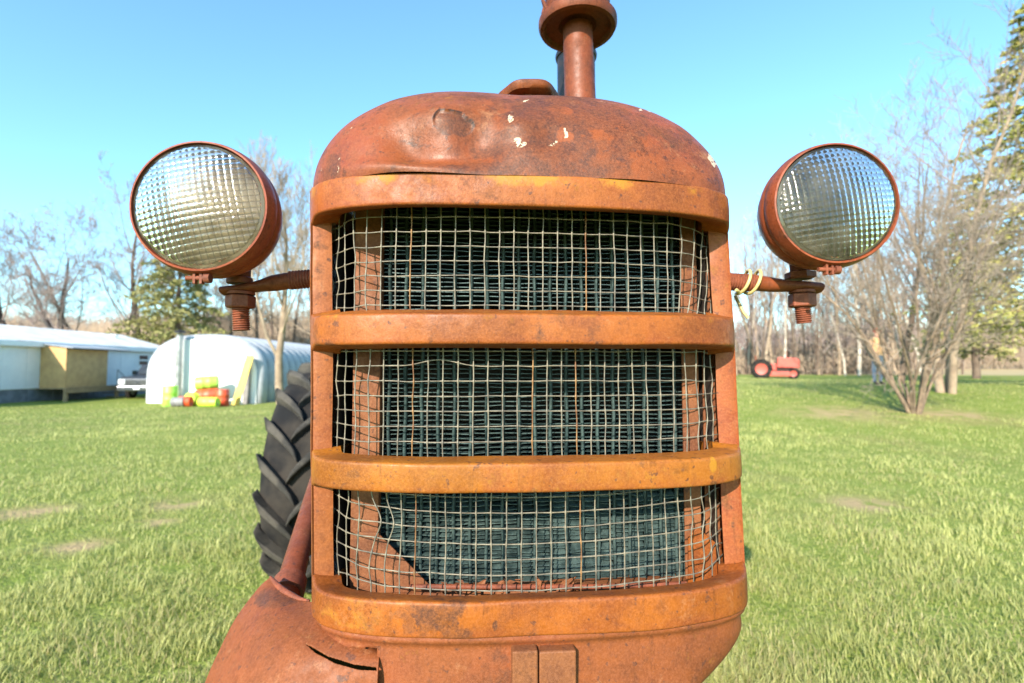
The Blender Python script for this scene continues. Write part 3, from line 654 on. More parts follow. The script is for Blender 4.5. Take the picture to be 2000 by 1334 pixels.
obj('front_pedestal', MB().tube([(0, .32, .66), (0, .32, .40), (0, .34, .26)], [.1, .07, .06], 16).tube([(-.14, .34, .25), (.14, .34, .25)], .03, 12), M['apron'], tractor, 40)
AX = Matrix.Rotation(R(90), 4, 'Y')
for s_ in (-1, 1):
    ft = obj('front_tyre', MB().lathe([(.15, -.045), (.2, -.065), (.235, -.055), (.25, -.02), (.25, .02), (.235, .055), (.2, .065), (.15, .045)], 40, AX, closed=True), M['rubber'], tractor, 40, loc_=(s_ * .13, .34, .25))
    obj('rim', MB().lathe([(.0001, -.03), (.06, -.03), (.13, -.01), (.152, -.045), (.152, .045), (.13, .01), (.0001, .03)], 32, AX), M['apron'], ft, 40)
def lug_mesh(side):
    # a bar running from the tread centre out to the shoulder, tip trailing upward on the wheel's front
    V = []; n = 9
    for i in range(n):
        t = i / (n - 1); a = side * (-.014 + .186 * t); ph = -.02 + .30 * t ** .85
        base = .585 - .035 * t ** 2.5 - (.03 if t > .95 else 0); top = .628 - .024 * t ** 3 - (.026 if t > .95 else 0)
        hw, hb = .025 + .012 * t, .034 + .014 * t
        for r, w in ((base - .02, -hb), (top, -hw), (top, hw), (base - .02, hb)):
            p = ph + w / .6 * 1.0; a2 = a + side * w * .35
            V.append((a2, -r * math.cos(p), r * math.sin(p)))
    Fs = [(i * 4 + k, i * 4 + (k + 1) % 4, (i + 1) * 4 + (k + 1) % 4, (i + 1) * 4 + k) for i in range(n - 1) for k in range(4)] + [(3, 2, 1, 0), tuple((n - 1) * 4 + k for k in range(4))]
    if side > 0: Fs = [f[::-1] for f in Fs]
    return MB().add(V, Fs)
lugs = {}
for s_ in (-1, 1):
    hubp = (s_ * .895, 2.42, .615)
    ty = obj('rear_tyre', MB().lathe([(.335, -.12), (.40, -.165), (.48, -.178), (.535, -.165), (.565, -.12), (.582, -.05), (.585, 0), (.582, .05), (.565, .12), (.535, .165), (.48, .178), (.40, .165), (.335, .12)], 72, AX, closed=True), M['rubber'], tractor, 50, loc_=hubp)
    rm = obj('rear_rim', MB().lathe([(.0001, -.04), (.12, -.04), (.26, .02), (.31, -.02), (.34, -.125), (.352, -.125), (.345, .125), (.335, .125), (.3, .04), (.25, .05), (.12, .0), (.0001, .0)], 48, AX), M['apron'], tractor, 40, loc_=hubp)
    for side in (-1, 1):
        for k in range(20):
            if side not in lugs:
                o = obj('lug', lug_mesh(side), M['lug'], ty, 40, bevel=.007); lugs[side] = o
            else:
                o = lugs[side].copy(); COL.objects.link(o); o.parent = ty
            o.rotation_euler = ((k + (.5 if side > 0 else 0)) * 2 * math.pi / 20, 0, 0)

# ------------------------------------------------------------------ ground
def gz(x, y):
    x = np.asarray(x, float); y = np.asarray(y, float)
    z = -0.45 * ss(6, 24, y) * ss(1, -9, x) + 0.68 * ss(7, 17, y) * ss(0, 6.5, x)
    z = z + 1.3 * ss(46, 120, y) * ss(-10, 20, x) + 4.5 * ss(60, 150, y) * ss(0, -25, x) + 3 * ss(150, 300, y)
    return z + 0.03 * np.sin(x * 0.9 + 1) * np.sin(y * 0.7) * ss(2.5, 6, np.hypot(x, y))
G1 = lambda x, y: float(gz(x, y))
def axis(vals):
    return np.array(sorted(set(np.round(np.concatenate(vals), 4))))
gx = axis([np.arange(-6, 6.01, 0.12), np.arange(-30, 30.01, 0.6), np.linspace(-400, -30, 40), np.linspace(30, 400, 40)])
gy = axis([np.arange(1.6, 7.01, 0.12), np.arange(-12, 50.01, 0.6), np.linspace(-300, -12, 25), np.linspace(50, 600, 60)])
XX, YY = np.meshgrid(gx, gy); ZZ = gz(XX, YY)
V = np.stack([XX, YY, ZZ], 2).reshape(-1, 3); nr, nc = XX.shape
ii = np.arange((nr - 1) * (nc - 1)); i_, j_ = ii // (nc - 1), ii % (nc - 1)
Q = np.stack([i_ * nc + j_, i_ * nc + j_ + 1, (i_ + 1) * nc + j_ + 1, (i_ + 1) * nc + j_], 1)
m, nt, N, L, bs = mat_new('lawn_ground'); co = n_coord(nt)
n1 = n_noise(nt, co, 0.55, 6); n2 = n_noise(nt, co, 3.2, 6); n3 = n_noise(nt, co, 26, 5)
c = n_mix(nt, n_ramp(nt, n2, .3, .7), (0.20, 0.25, 0.045), (0.27, 0.30, 0.075))
c = n_mix(nt, n_ramp(nt, n3, .35, .75, 0, .55), c, (0.08, 0.125, 0.02))
c = n_mix(nt, n_ramp(nt, n1, .52, .72, 0, .7), c, (0.24, 0.22, 0.075))
c = n_mix(nt, n_math(nt, 'MULTIPLY', n_ramp(nt, n2, .30, .55), n_attr(nt, 'bare')), c, (0.42, 0.29, 0.16))
c = n_mix(nt, n_attr(nt, 'field'), c, (0.46, 0.35, 0.19))
L.new(c, bs.inputs['Base Color']); bs.inputs['Roughness'].default_value = .9; bs.inputs['Specular IOR Level'].default_value = .1
n_bump(nt, n3, .6, .05, bs)
M['lawn'] = m
lawn = npmesh('lawn', V, Q, m); tag(lawn, kind='structure')
BARE = [(at(345, 985, 3.0), .24), (at(300, 1020, 2.7), .16), (at(60, 1000, 3.4), .3), (at(1690, 985, 3.4), .35), (at(1640, 830, 10.2), .9), (at(1850, 830, 10), .9), (at(150, 1065, 2.8), .2)]
bz = [(p.x * EYE / max(.05, EYE - p.z), p.y * EYE / max(.05, EYE - p.z), r) for p, r in BARE]
fb = lambda x, y: np.clip(sum(np.exp(-(((x - a) / (r * 1.0)) ** 2 + ((y - b) / (r * .75)) ** 2)) for a, b, r in bz), 0, 1)
attr(lawn, 'field', ss(42, 47, V[:, 1] + V[:, 0] * .15) ); attr(lawn, 'bare', fb(V[:, 0], V[:, 1]))

# grass blades: thick near the camera, thinning with distance
def grass(name, n, r0, r1, hmin, hmax, w0, mat, seed, power=1.0, label=None):
    g = np.random.default_rng(seed); th = g.uniform(-1.05, 1.05, n); r = r0 * (r1 / r0) ** (g.uniform(0, 1, n) ** power)
    x, y = r * np.sin(th), r * np.cos(th)
    P3 = np.stack([x, y, 0 * x], 1); clump = vnoise(P3, 3.5, seed + 1, 3); big = vnoise(P3, .8, seed + 2, 2)
    lx = (x - ORG.x) * CY + (y - ORG.y) * SY; ly = -(x - ORG.x) * SY + (y - ORG.y) * CY
    ok = (g.uniform(0, 1, n) < .25 + 1.1 * clump) & (g.uniform(0, 1, n) > .98 * np.clip(1.4 * fb(x, y), 0, 1)) & ~((np.abs(lx) < .24) & (ly > .1) & (ly < .6)) & ~((np.abs(np.abs(lx) - .92) < .17) & (np.abs(ly - 2.42) < .3)) & (y < 42)
    x, y, r, clump, big = x[ok], y[ok], r[ok], clump[ok], big[ok]; n = len(x)
    h = g.uniform(hmin, hmax, n) * (.25 + 1.5 * clump ** 1.3) * (.6 + .8 * big); w = w0 * (1 + .28 * r) * g.uniform(.7, 1.3, n)
    a = g.uniform(0, 2 * np.pi, n); lean = g.uniform(.15, .85, n) * h; la = a + g.normal(0, .5, n) + np.pi / 2
    z = gz(x, y) - .01; dx, dy = np.cos(a) * w, np.sin(a) * w; ex, ey = np.cos(la) * lean, np.sin(la) * lean
    V = np.empty((n, 5, 3), np.float32)
    V[:, 0] = np.stack([x - dx, y - dy, z], 1); V[:, 1] = np.stack([x + dx, y + dy, z], 1)
    V[:, 2] = np.stack([x - dx * .75 + ex * .35, y - dy * .75 + ey * .35, z + h * .6], 1); V[:, 3] = np.stack([x + dx * .75 + ex * .35, y + dy * .75 + ey * .35, z + h * .6], 1)
    V[:, 4] = np.stack([x + ex, y + ey, z + h], 1)
    b = np.arange(n)[:, None] * 5
    T = np.concatenate([b + np.array([[0, 1, 3]]), b + np.array([[0, 3, 2]]), b + np.array([[2, 3, 4]])], 0)
    o = npmesh(name, V.reshape(-1, 3), T, mat, smooth=False)
    attr(o, 'shade', np.repeat(np.clip(g.normal(.5, .28, n) + (big - .5) * 1.1 + (clump - .5) * .5, 0, 1), 5)); attr(o, 'tip', np.tile([0, 0, .6, .6, 1], n))
    return tag(o, kind='stuff')
def grass_mat(name, ca, cb, ct):
    m, nt, N, L, bs = mat_new(name)
    c = n_mix(nt, n_attr(nt, 'shade'), ca, cb); c = n_mix(nt, n_math(nt, 'MULTIPLY', n_attr(nt, 'tip'), .5), c, ct)
    L.new(c, bs.inputs['Base Color']); bs.inputs['Roughness'].default_value = .45; bs.inputs['Specular IOR Level'].default_value = .25
    tl = N.new('ShaderNodeBsdfTranslucent'); L.new(c, tl.inputs[0]); mx = N.new('ShaderNodeMixShader'); mx.inputs[0].default_value = .35
    L.new(bs.outputs[0], mx.inputs[1]); L.new(tl.outputs[0], mx.inputs[2]); L.new(mx.outputs[0], N['Material Output'].inputs[0]); return m
M['grass'] = grass_mat('green_grass', (.18, .22, .045), (.46, .46, .15), (.54, .52, .24))
M['dry'] = grass_mat('dry_grass', (.30, .27, .10), (.42, .36, .17), (.45, .40, .2))
grass('grass', 360000, 1.0, 30, .025, .068, .0013, M['grass'], 11, 1.0)
grass('grass', 110000, 1.0, 28, .015, .055, .0012, M['dry'], 12, 1.0)

# ------------------------------------------------------------------ trees
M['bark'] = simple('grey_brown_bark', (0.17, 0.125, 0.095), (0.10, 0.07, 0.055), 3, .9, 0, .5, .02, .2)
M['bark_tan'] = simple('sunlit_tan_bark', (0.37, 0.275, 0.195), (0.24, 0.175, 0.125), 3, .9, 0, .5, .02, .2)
M['shrub_bark'] = simple('brown_shrub_bark', (0.30, 0.215, 0.15), (0.16, 0.115, 0.085), 6, .9, 0, .5, .01, .2)
M['twig_grey'] = simple('grey_brown_twigs', (0.31, 0.245, 0.19), (0.19, 0.15, 0.12), 2, .9, 0, 0, 0, .1, fine=0)
M['birch'] = simple('pale_birch_bark', (0.55, 0.48, 0.40), (0.30, 0.25, 0.2), 5, .85, 0, .3, .02, .2)
M['twig'] = simple('mauve_twigs', (0.33, 0.26, 0.235), (0.22, 0.17, 0.16), 2, .9, 0, 0, 0, .1, fine=0)
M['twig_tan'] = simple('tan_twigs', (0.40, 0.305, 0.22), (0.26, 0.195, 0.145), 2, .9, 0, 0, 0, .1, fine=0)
M['dark_bark'] = simple('dark_brown_bark', (0.075, 0.055, 0.048), (0.04, 0.03, 0.027), 3, .9, 0, .5, .02, .2)  # plain dark brown bark tone
def needle_mat(name, ca, cb, cc):
    m, nt, N, L, bs = mat_new(name); co = n_coord(nt)
    c = n_mix(nt, n_ramp(nt, n_noise(nt, co, 1.1, 3), .35, .65), ca, cb); c = n_mix(nt, n_ramp(nt, n_noise(nt, co, 2.7, 3), .55, .7), c, cc)
    L.new(c, bs.inputs['Base Color']); bs.inputs['Roughness'].default_value = .7; bs.inputs['Specular IOR Level'].default_value = .2; return m
M['pine'] = needle_mat('yellow_green_needles', (.26, .26, .085), (.36, .33, .14), (.42, .35, .2))
M['spruce'] = needle_mat('dark_spruce_needles', (.30, .31, .09), (.46, .42, .13), (.55, .38, .16))

def rnd_perp(d, r):
    a = Vector((r.gauss(0, 1), r.gauss(0, 1), r.gauss(0, 1))); a -= d * a.dot(d)
    return a.normalized() if a.length > 1e-6 else Vector((1, 0, 0))
def grow(seed, h, tr, stems=1, spread=.25, lean=(0, 0), levels=4, up=.12, kids=(7, 6, 5), first=.3, decay=.55, wig=.16, ang=(35, 65), twig=.004, tip_scale=1.0):
    r = random.Random(seed); trunk, crown = MB(), MB()
    def branch(p, d, ln, rad, lev):
        n = 7 if lev == 0 else (5 if lev == 1 else 3); pts, rads = [p.copy()], [rad]; q = p.copy(); dd = d.copy()
        for i in range(n):
            dd = (dd + rnd_perp(dd, r) * wig * r.uniform(.3, 1.2) + Vector((0, 0, up if lev else up * .4))).normalized()
            q = q + dd * (ln / n); pts.append(q.copy()); rads.append(max(twig * .6, rad * (1 - .80 * (i + 1) / n)))
        (trunk if lev == 0 else crown).tube(pts, rads, (9, 5, 4, 3, 3)[lev], cap=False)
        if lev >= levels: return
        k = kids[min(lev, len(kids) - 1)]; k = int(k * r.uniform(.75, 1.3) + .5)
        for c in range(k):
            t = first + (1 - first) * (c + r.random()) / k if lev == 0 else r.uniform(.2, 1.0)
            f = t * n; i = min(int(f), n - 1); pp = pts[i].lerp(pts[i + 1], f - i); tan = (pts[i + 1] - pts[i]).normalized()
            a = R(r.uniform(*ang)); nd = (tan * math.cos(a) + rnd_perp(tan, r) * math.sin(a)).normalized()
            nl = ln * decay * r.uniform(.6, 1.15) * (1.15 - .55 * t if lev == 0 else 1.05 - .4 * t); nr = max(twig, min(rads[i], rads[i + 1]) * r.uniform(.4, .62))
            branch(pp, nd, nl, nr, lev + 1)
    for s_ in range(stems):
        a = 2 * math.pi * (s_ + r.random() * .7) / stems; sp = spread * r.uniform(.5, 1.25) if stems > 1 else 0
        d = Vector((math.cos(a) * sp + lean[0], math.sin(a) * sp + lean[1], 1)).normalized(); o = Vector((math.cos(a) * tr * 1.6, math.sin(a) * tr * 1.6, -.1)) if stems > 1 else Vector((0, 0, -.15))
        branch(o, d, h * r.uniform(.75, 1.05) if stems > 1 else h, tr * (r.uniform(.6, 1.1) if stems > 1 else 1), 0)
    return trunk, crown
def tree(name, p, tc, mats, label, cat='tree', group=None, rz=0):
    e = empty(name, p, rz); tag(e, label, cat, group); obj('trunk', tc[0], mats[0], e, 60); obj('crown', tc[1], mats[1], e, 60); return e
def place(o, p, rz, sc, label=None, group=None):
    c = copy_tree(o); c.location = p; c.rotation_euler = (0, 0, rz); c.scale = (sc, sc, sc)
    if label: c['label'] = label
    if group: c['group'] = group
    return c
def on(px, y):                                   # a spot on the ground under photo column px at depth y
    x = (px - 1000) / 1000 * y * 1.0; return Vector((x, y, G1(x, y)))

# left: leaning old trees behind the trailer
T = tree('bare_tree', on(212, 40), grow(21, 12.5, .30, lean=(-.85, .1), kids=(8, 6, 6), up=.2, first=.2, levels=4, decay=.6, twig=.0145), (M['dark_bark'], M['twig']), 'dark bare tree leaning left, nearest the trailer roof edge')
tree('bare_tree', on(128, 42), grow(22, 11, .33, lean=(-.15, 0), kids=(8, 6, 6), up=.14, first=.15, ang=(40, 75), decay=.66, twig=.0145), (M['dark_bark'], M['twig']), 'dark crooked bare tree with a low fork above the trailer roof')
tree('bare_tree', on(172, 43), grow(23, 12, .26, lean=(-.5, 0), kids=(8, 6, 6), up=.16, decay=.6, twig=.0145), (M['bark'], M['twig']), 'slim bare tree leaning left behind the forked tree')
tree('bare_tree', on(268, 46), grow(24, 15.5, .30, kids=(10, 7, 6), up=.2, first=.2, decay=.52, twig=.012), (M['bark'], M['twig']), 'tallest bare tree beside the big conifer, with upright branches')
tree('bare_tree', on(244, 48), grow(25, 13, .2, lean=(-.12, 0), kids=(9, 6, 6), up=.2, twig=.012), (M['bark'], M['twig']), 'thin straight bare tree just left of the tallest one')
tree('bare_tree', on(40, 40), grow(26, 11.5, .3, lean=(-.35, 0), kids=(8, 6, 6), up=.16, decay=.64, twig=.0145), (M['dark_bark'], M['twig']), 'spreading bare tree at the far left edge of the photo')
p_ = grow(27, 7.6, .17, lean=(.0, 0), kids=(10, 8, 6), up=.22, first=.24, decay=.62, ang=(25, 50), twig=.007)
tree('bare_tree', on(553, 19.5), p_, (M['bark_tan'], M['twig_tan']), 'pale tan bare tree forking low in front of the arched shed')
bg = [tree('bare_tree', on(450, 52), grow(31, 12, .2, kids=(11, 8, 6), up=.2, decay=.5, twig=.017), (M['bark'], M['twig_tan']), 'slender bare tree in the thicket behind the arched shed', group='bare trees behind the arched shed')]
for i, (px, y, s_) in enumerate(((500, 50, 1.05), (575, 55, 1.1), (425, 58, .9), (530, 60, 1.15), (610, 48, .95), (480, 62, 1.2), (330, 60, 1.1), (395, 62, 1.0))):
    place(bg[0], on(px, y), i * 1.3, s_)
# conifers
def conifer(seed, h, rb, n_bough, mats, droop=.25, base=.08, card=.16, dens=26):
    r = random.Random(seed); tk, cr2 = MB(), MB()
    tk.tube([(0, 0, -.2), (.02, 0, h * .3), (0, .03, h * .65), (0, 0, h)], [h * .017, h * .013, h * .007, .01], 9, cap=False)
    for b in range(n_bough):
        t = base + (1 - base) * (b + r.random()) / n_bough; a = b * 2.4 + r.uniform(-.4, .4); ln = rb * (1 - t) ** .75 * r.uniform(.6, 1.15) + .2
        d = Vector((math.cos(a), math.sin(a), 0)); z0 = h * t; pts = []
        for i in range(5):
            f = i / 4; pts.append(Vector((0, 0, z0)) + d * (ln * f) + Vector((0, 0, ln * (.12 * f - droop * f * f))))
        tk.tube(pts, [.035 * (1 - t) + .012, .02, .015, .01, .006], 4, cap=False)
        for k in range(int(dens * (ln / rb + .25))):
            f = r.uniform(.15, 1.0) ** .8; i = min(int(f * 4), 3); c = pts[i].lerp(pts[i + 1], f * 4 - i) + Vector((r.gauss(0, 1), r.gauss(0, 1), r.gauss(0, .5))) * (.10 * ln * (1.15 - .6 * f))
            sd = (d * r.uniform(.3, 1) + Vector((r.gauss(0, .6), r.gauss(0, .6), r.uniform(-.45, .35)))).normalized(); sl_ = card * r.uniform(.7, 1.7); w = rnd_perp(sd, r) * sl_ * .22
            for q in range(2):
                w2 = Matrix.Rotation(q * 1.4, 3, sd) @ w; cr2.add([c - w2 * .4, c + sd * sl_ * .5 - w2, c + sd * sl_, c + sd * sl_ * .45 + w2], [(0, 1, 2, 3)])
    return tk, cr2
tree('conifer_tree', on(345, 44), conifer(3, 15.5, 5.4, 130, None, .3, .03, .25, 140), (M['bark'], M['pine']), 'big yellow-green conifer between the trailer and the arched shed', 'tree')
tree('conifer_tree', on(2060, 15.0), conifer(5, 11.8, 3.5, 140, None, .22, .16, .15, 120), (M['dark_bark'], M['spruce']), 'dark spruce with rusty tips at the right edge of the photo', 'tree')
tree('conifer_tree', on(1905, 26), conifer(6, 10.5, 3.2, 90, None, .28, .12, .2, 80), (M['bark'], M['pine']), 'olive conifer showing through the bare crown beside the spruce', 'tree')
# the big multi-stemmed shrub and a bare tree behind it
e = tree('bare_shrub', on(1782, 10.9), grow(41, 5.2, .042, stems=18, spread=.5, kids=(9, 6, 5, 2), up=.07, first=.3, decay=.52, ang=(30, 72), levels=4, wig=.2, twig=.0040), (M['shrub_bark'], M['twig_grey']), 'big many-stemmed bare shrub growing on the lawn', 'shrub')
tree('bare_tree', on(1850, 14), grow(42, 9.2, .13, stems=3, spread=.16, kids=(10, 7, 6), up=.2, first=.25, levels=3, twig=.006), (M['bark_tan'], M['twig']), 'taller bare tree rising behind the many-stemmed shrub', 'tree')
tree('bare_tree', on(1752, 19), grow(43, 10.5, .10, stems=2, spread=.12, kids=(10, 7, 6), up=.22, first=.3, levels=3, twig=.006), (M['bark'], M['twig']), 'slim twiggy tree right behind the right-hand headlight', 'tree')
# right-hand wood: slim trunks one can tell apart
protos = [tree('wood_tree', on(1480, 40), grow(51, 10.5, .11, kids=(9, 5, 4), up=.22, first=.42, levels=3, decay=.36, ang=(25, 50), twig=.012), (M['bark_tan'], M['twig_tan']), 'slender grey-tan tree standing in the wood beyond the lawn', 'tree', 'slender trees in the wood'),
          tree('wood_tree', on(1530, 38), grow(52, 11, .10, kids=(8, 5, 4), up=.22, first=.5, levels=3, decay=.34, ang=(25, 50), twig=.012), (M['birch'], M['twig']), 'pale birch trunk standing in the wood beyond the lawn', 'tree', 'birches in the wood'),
          tree('wood_tree', on(1590, 42), grow(53, 8.5, .085, kids=(11, 6, 4), up=.2, first=.2, levels=3, decay=.38, ang=(30, 60), twig=.0145), (M['bark'], M['twig']), 'dark brushy young tree in the wood beyond the lawn', 'tree', 'young trees in the wood')]
rw = random.Random(77)
for i in range(92):
    px = rw.uniform(1435, 1800) if i < 76 else rw.uniform(1400, 2080); y = rw.uniform(36, 56)
    k = rw.choice((0, 0, 1, 2, 2)); place(protos[k], on(px, y), rw.uniform(0, 6), rw.uniform(.8, 1.3))
# brush masses that read as one: along the wood's foot and the far bank
def brush(name, spots, mat, seed, n, hh, w):
    r = np.random.default_rng(seed); Vs, Ts = [], []; base = 0
    for (x0, y0, x1, y1, h, cnt) in spots:
        t = r.uniform(0, 1, cnt); x = x0 + (x1 - x0) * t + r.normal(0, 1.2, cnt); y = y0 + (y1 - y0) * t + r.normal(0, 1.6, cnt); z = gz(x, y)
        prof = .55 + .6 * vnoise(np.stack([x, y, 0 * x], 1), .16, seed, 3)
        f = r.uniform(0, 1, cnt); hz = h * prof * (.25 + .75 * f); a = r.uniform(0, 6.283, cnt); ln = r.uniform(.5, 1.6, cnt) * h * .22; el = r.normal(1.0, .35, cnt)
        dx, dy, dz = np.cos(a) * np.cos(el) * ln, np.sin(a) * np.cos(el) * ln, np.abs(np.sin(el)) * ln
        zb = z + hz - ln; zb = np.maximum(zb, z - .1); wv = w * r.uniform(.6, 1.4, cnt)
        P0 = np.stack([x - wv, y, zb], 1); P1 = np.stack([x + wv, y, zb], 1); P2 = np.stack([x + dx, y + dy, zb + dz], 1); P3 = np.stack([x, y + wv, zb], 1)
        V = np.stack([P0, P1, P2, P3], 1).reshape(-1, 3); b = np.arange(cnt)[:, None] * 4 + base; base += 4 * cnt
        Vs.append(V); Ts.append(np.concatenate([b + [[0, 1, 2]], b + [[1, 3, 2]], b + [[3, 0, 2]]], 0))
    return tag(npmesh(name, np.concatenate(Vs), np.concatenate(Ts), mat, smooth=False), kind='stuff')
brush('brush', [(16, 46, 33, 47, 2.0, 9000), (14, 52, 42, 58, 3.6, 14000), (45, 70, 140, 88, 9, 26000)], M['twig_tan'], 61, 0, 0, .035)
brush('thicket', [(-75, 58, -12, 60, 7.5, 30000), (-110, 80, -10, 84, 12.5, 24000), (-45, 52, -22, 50, 4.0, 9000)], M['twig_tan'], 62, 0, 0, .05)
brush('far_wood', [(-160, 150, 0, 150, 17, 20000), (0, 120, 200, 130, 13, 26000)], M['twig'], 63, 0, 0, .12)

# ------------------------------------------------------------------ homestead on the left
M['siding'] = simple('white_siding', (.80, .80, .79), (.70, .71, .72), .7, .6, 0, 0, fine=.05)
M['roofing'] = simple('white_roof_coating', (.80, .79, .77), (.62, .57, .52), 1.2, .7, 0, 0, fine=.1)
M['whitepaint'] = simple('white_sheet_metal', (.82, .82, .80), (.76, .76, .75), 1, .5, 0, 0, fine=.03)
M['galv'] = simple('galvanised_arch', (.40, .42, .45), (.30, .32, .35), 2, .85, 0, 0, fine=.1)
M['ply'] = simple('plywood', (.60, .36, .15), (.50, .29, .12), 3, .75, 0, 0, fine=.1)
M['lumber'] = simple('deck_lumber', (.40, .26, .14), (.30, .19, .10), 4, .8)
M['block'] = simple('grey_skirting', (.20, .21, .24), (.13, .14, .16), 3, .9)
M['glass_dark'] = simple('window_glass', (.03, .035, .04), (.05, .055, .06), 1, .08, 0, 0, fine=0)
M['steel'] = simple('bright_flue_steel', (.42, .42, .43), (.22, .22, .22), 2.5, .35, .5, 0, fine=.1)
M['lime'] = simple('lime_plastic', (.38, .72, .10), (.30, .62, .08), 3, .45, 0, 0, fine=.05)
M['yellowgreen'] = simple('yellow_lime_plastic', (.60, .80, .08), (.5, .7, .06), 3, .45, 0, 0, fine=.05)
M['redp'] = simple('orange_red_plastic', (.72, .10, .03), (.58, .07, .03), 3, .45, 0, 0, fine=.05)
M['greyp'] = simple('grey_plastic', (.25, .24, .24), (.18, .17, .17), 3, .5, 0, 0, fine=.05)
M['yellowb'] = simple('yellow_board', (.75, .52, .08), (.65, .42, .06), 4, .6)
M['truck'] = simple('grey_truck_paint', (.05, .055, .065), (.04, .045, .055), 2, .3, .2, 0, fine=0)
M['chrome'] = simple('chrome', (.24, .25, .27), (.18, .19, .2), 4, .25, .9, 0, fine=0)
M['black'] = simple('black_trim', (.02, .02, .022), (.03, .03, .03), 4, .5)
M['lampglass'] = simple('clear_lamp_glass', (.8, .82, .84), (.7, .72, .74), 4, .1, .3, 0, fine=0)
M['platewhite'] = simple('white_plate', (.75, .76, .78), (.7, .7, .72), 4, .4, 0, 0, fine=0)

# mobile home: its long side runs straight away from the camera
tz = -.55; TX, TY0, TY1, TW = -23.6, 15.0, 35.0, 6.6
tr = empty('mobile_home', (TX - TW / 2, (TY0 + TY1) / 2, tz)); tag(tr, 'long white mobile home with low pitched roof and dark skirting', 'mobile home')
O = Vector(tr.location); bx_ = lambda mb, a, b: mb.box(Vector(a) - O, Vector(b) - O)
zs_, ze_, zr_ = tz + .75, 2.42, 3.35
mb = MB(); bx_(mb, (TX - TW, TY0, zs_), (TX, TY1, ze_)); mb.prism([Vector(p) - O for p in ((TX - TW, TY0, ze_ + .001), (TX, TY0, ze_ + .001), (TX - TW / 2, TY0, zr_))], (0, TY1 - TY0, 0)); obj('wall', mb, M['siding'], tr)
for i in range(17):
    mb = MB(); y = TY0 + .3 + i * 1.2; bx_(mb, (TX + .002, y, zs_ + .01), (TX + .016, y + 1.18, ze_ - .05)); obj('siding_panel', mb, M['siding'], tr)
mb = MB(); e_ = .25
mb.prism([Vector(p) - O for p in ((TX + e_, TY0 - .2, ze_ - .02), (TX - TW / 2, TY0 - .2, zr_ + .03), (TX - TW - e_, TY0 - .2, ze_ - .02), (TX - TW - e_, TY0 - .2, ze_ + .10), (TX - TW / 2, TY0 - .2, zr_ + .16), (TX + e_, TY0 - .2, ze_ + .10))], (0, TY1 - TY0 + .4, 0))
rf_ = obj('roof', mb, M['roofing'], tr)
mb = MB(); mb.lathe([(.16, 0), (.16, .35), (.22, .36), (.22, .46), (.0001, .5)], 16, Matrix.Translation(Vector((TX - 2.1, 33.0, zr_ - .45)) - O)); obj('roof_vent', mb, M['whitepaint'], rf_, 40)
mb = MB(); bx_(mb, (TX + e_, TY0 - .2, ze_ - .16), (TX + e_ + .03, TY1 + .2, ze_ + .06)); obj('gutter', mb, M['siding'], tr)
for i in range(14):
    mb = MB(); y = TY0 + .05 + i * 1.43; bx_(mb, (TX - .12, y, tz - .2), (TX - .05, y + 1.4, zs_ - .01)); obj('skirting_panel', mb, M['block'], tr)
def twin(y, z0, z1, w):
    mb = MB(); bx_(mb, (TX + .018, y, z0), (TX + .05, y + w, z1)); f = obj('window', mb, M['whitepaint'], tr)
    for k in (0, 1):
        mb = MB(); bx_(mb, (TX + .052, y + .07, z0 + .06 + k * (z1 - z0) / 2), (TX + .056, y + w - .07, z0 + (k + 1) * (z1 - z0) / 2 - .03)); obj('pane', mb, M['glass_dark'], f)
twin(32.3, 1.35, 2.05, .9); twin(17.5, .9, 1.9, 1.1)
# plywood entry hut on its deck
dk = empty('entry_deck', (TX + .9, 26.6, tz + .1)); tag(dk, 'weathered wooden deck on posts under the plywood hut', 'deck'); O = Vector(dk.location)
DY0, DY1, DX1 = 25.6, 28.2, TX + 1.55; dz = zs_ + .02
for i in range(9):
    mb = MB(); x = TX + .06 + i * .168; bx_(mb, (x, DY0 - .25, dz - .05), (x + .16, DY1 + .7, dz)); obj('plank', mb, M['lumber'], dk)
mb = MB(); bx_(mb, (DX1 - .04, DY0 - .24, dz - .25), (DX1, DY1 + .68, dz - .052)); obj('rim_joist', mb, M['lumber'], dk)
for y in (DY0 - .15, DY1 + .55):
    mb = MB(); bx_(mb, (DX1 - .18, y, tz - .15), (DX1 - .045, y + .14, dz - .052)); obj('post', mb, M['lumber'], dk)
for i in range(3):
    mb = MB(); bx_(mb, (TX + .3, DY1 + .75 + i * .28, dz - .22 * (i + 1)), (DX1 - .1, DY1 + 1.03 + i * .28, dz - .22 * (i + 1) + .05)); obj('step', mb, M['lumber'], dk)
mb = MB(); q = [Vector(p) - O for p in ((DX1 - .1, DY1 + .6, dz + .9), (DX1 - .1, DY1 + 1.7, dz + .1), (DX1 - .1, DY1 + 1.7, tz - .05))]; mb.tube(q, .025, 6); mb.tube([q[0], q[0] - Vector((0, 0, .9))], .025, 6); obj('handrail', mb, M['steel'], dk, 40)
hut = empty('entry_hut', (TX + .7, 26.9, dz)); tag(hut, 'plywood entry hut with a tin roof against the white trailer', 'porch hut'); O = Vector(hut.location)
for nm, a, b in (('near_panel', (TX + .03, DY0, dz + .004), (TX + 1.32, DY0 + .03, 2.30)), ('front_panel', (TX + 1.30, DY0 + .032, dz + .004), (TX + 1.33, DY1, 2.18)), ('far_panel', (TX + .03, DY1 + .002, dz + .004), (TX + 1.32, DY1 + .03, 2.25))):
    mb = MB(); bx_(mb, a, b); obj(nm, mb, M['ply'], hut)
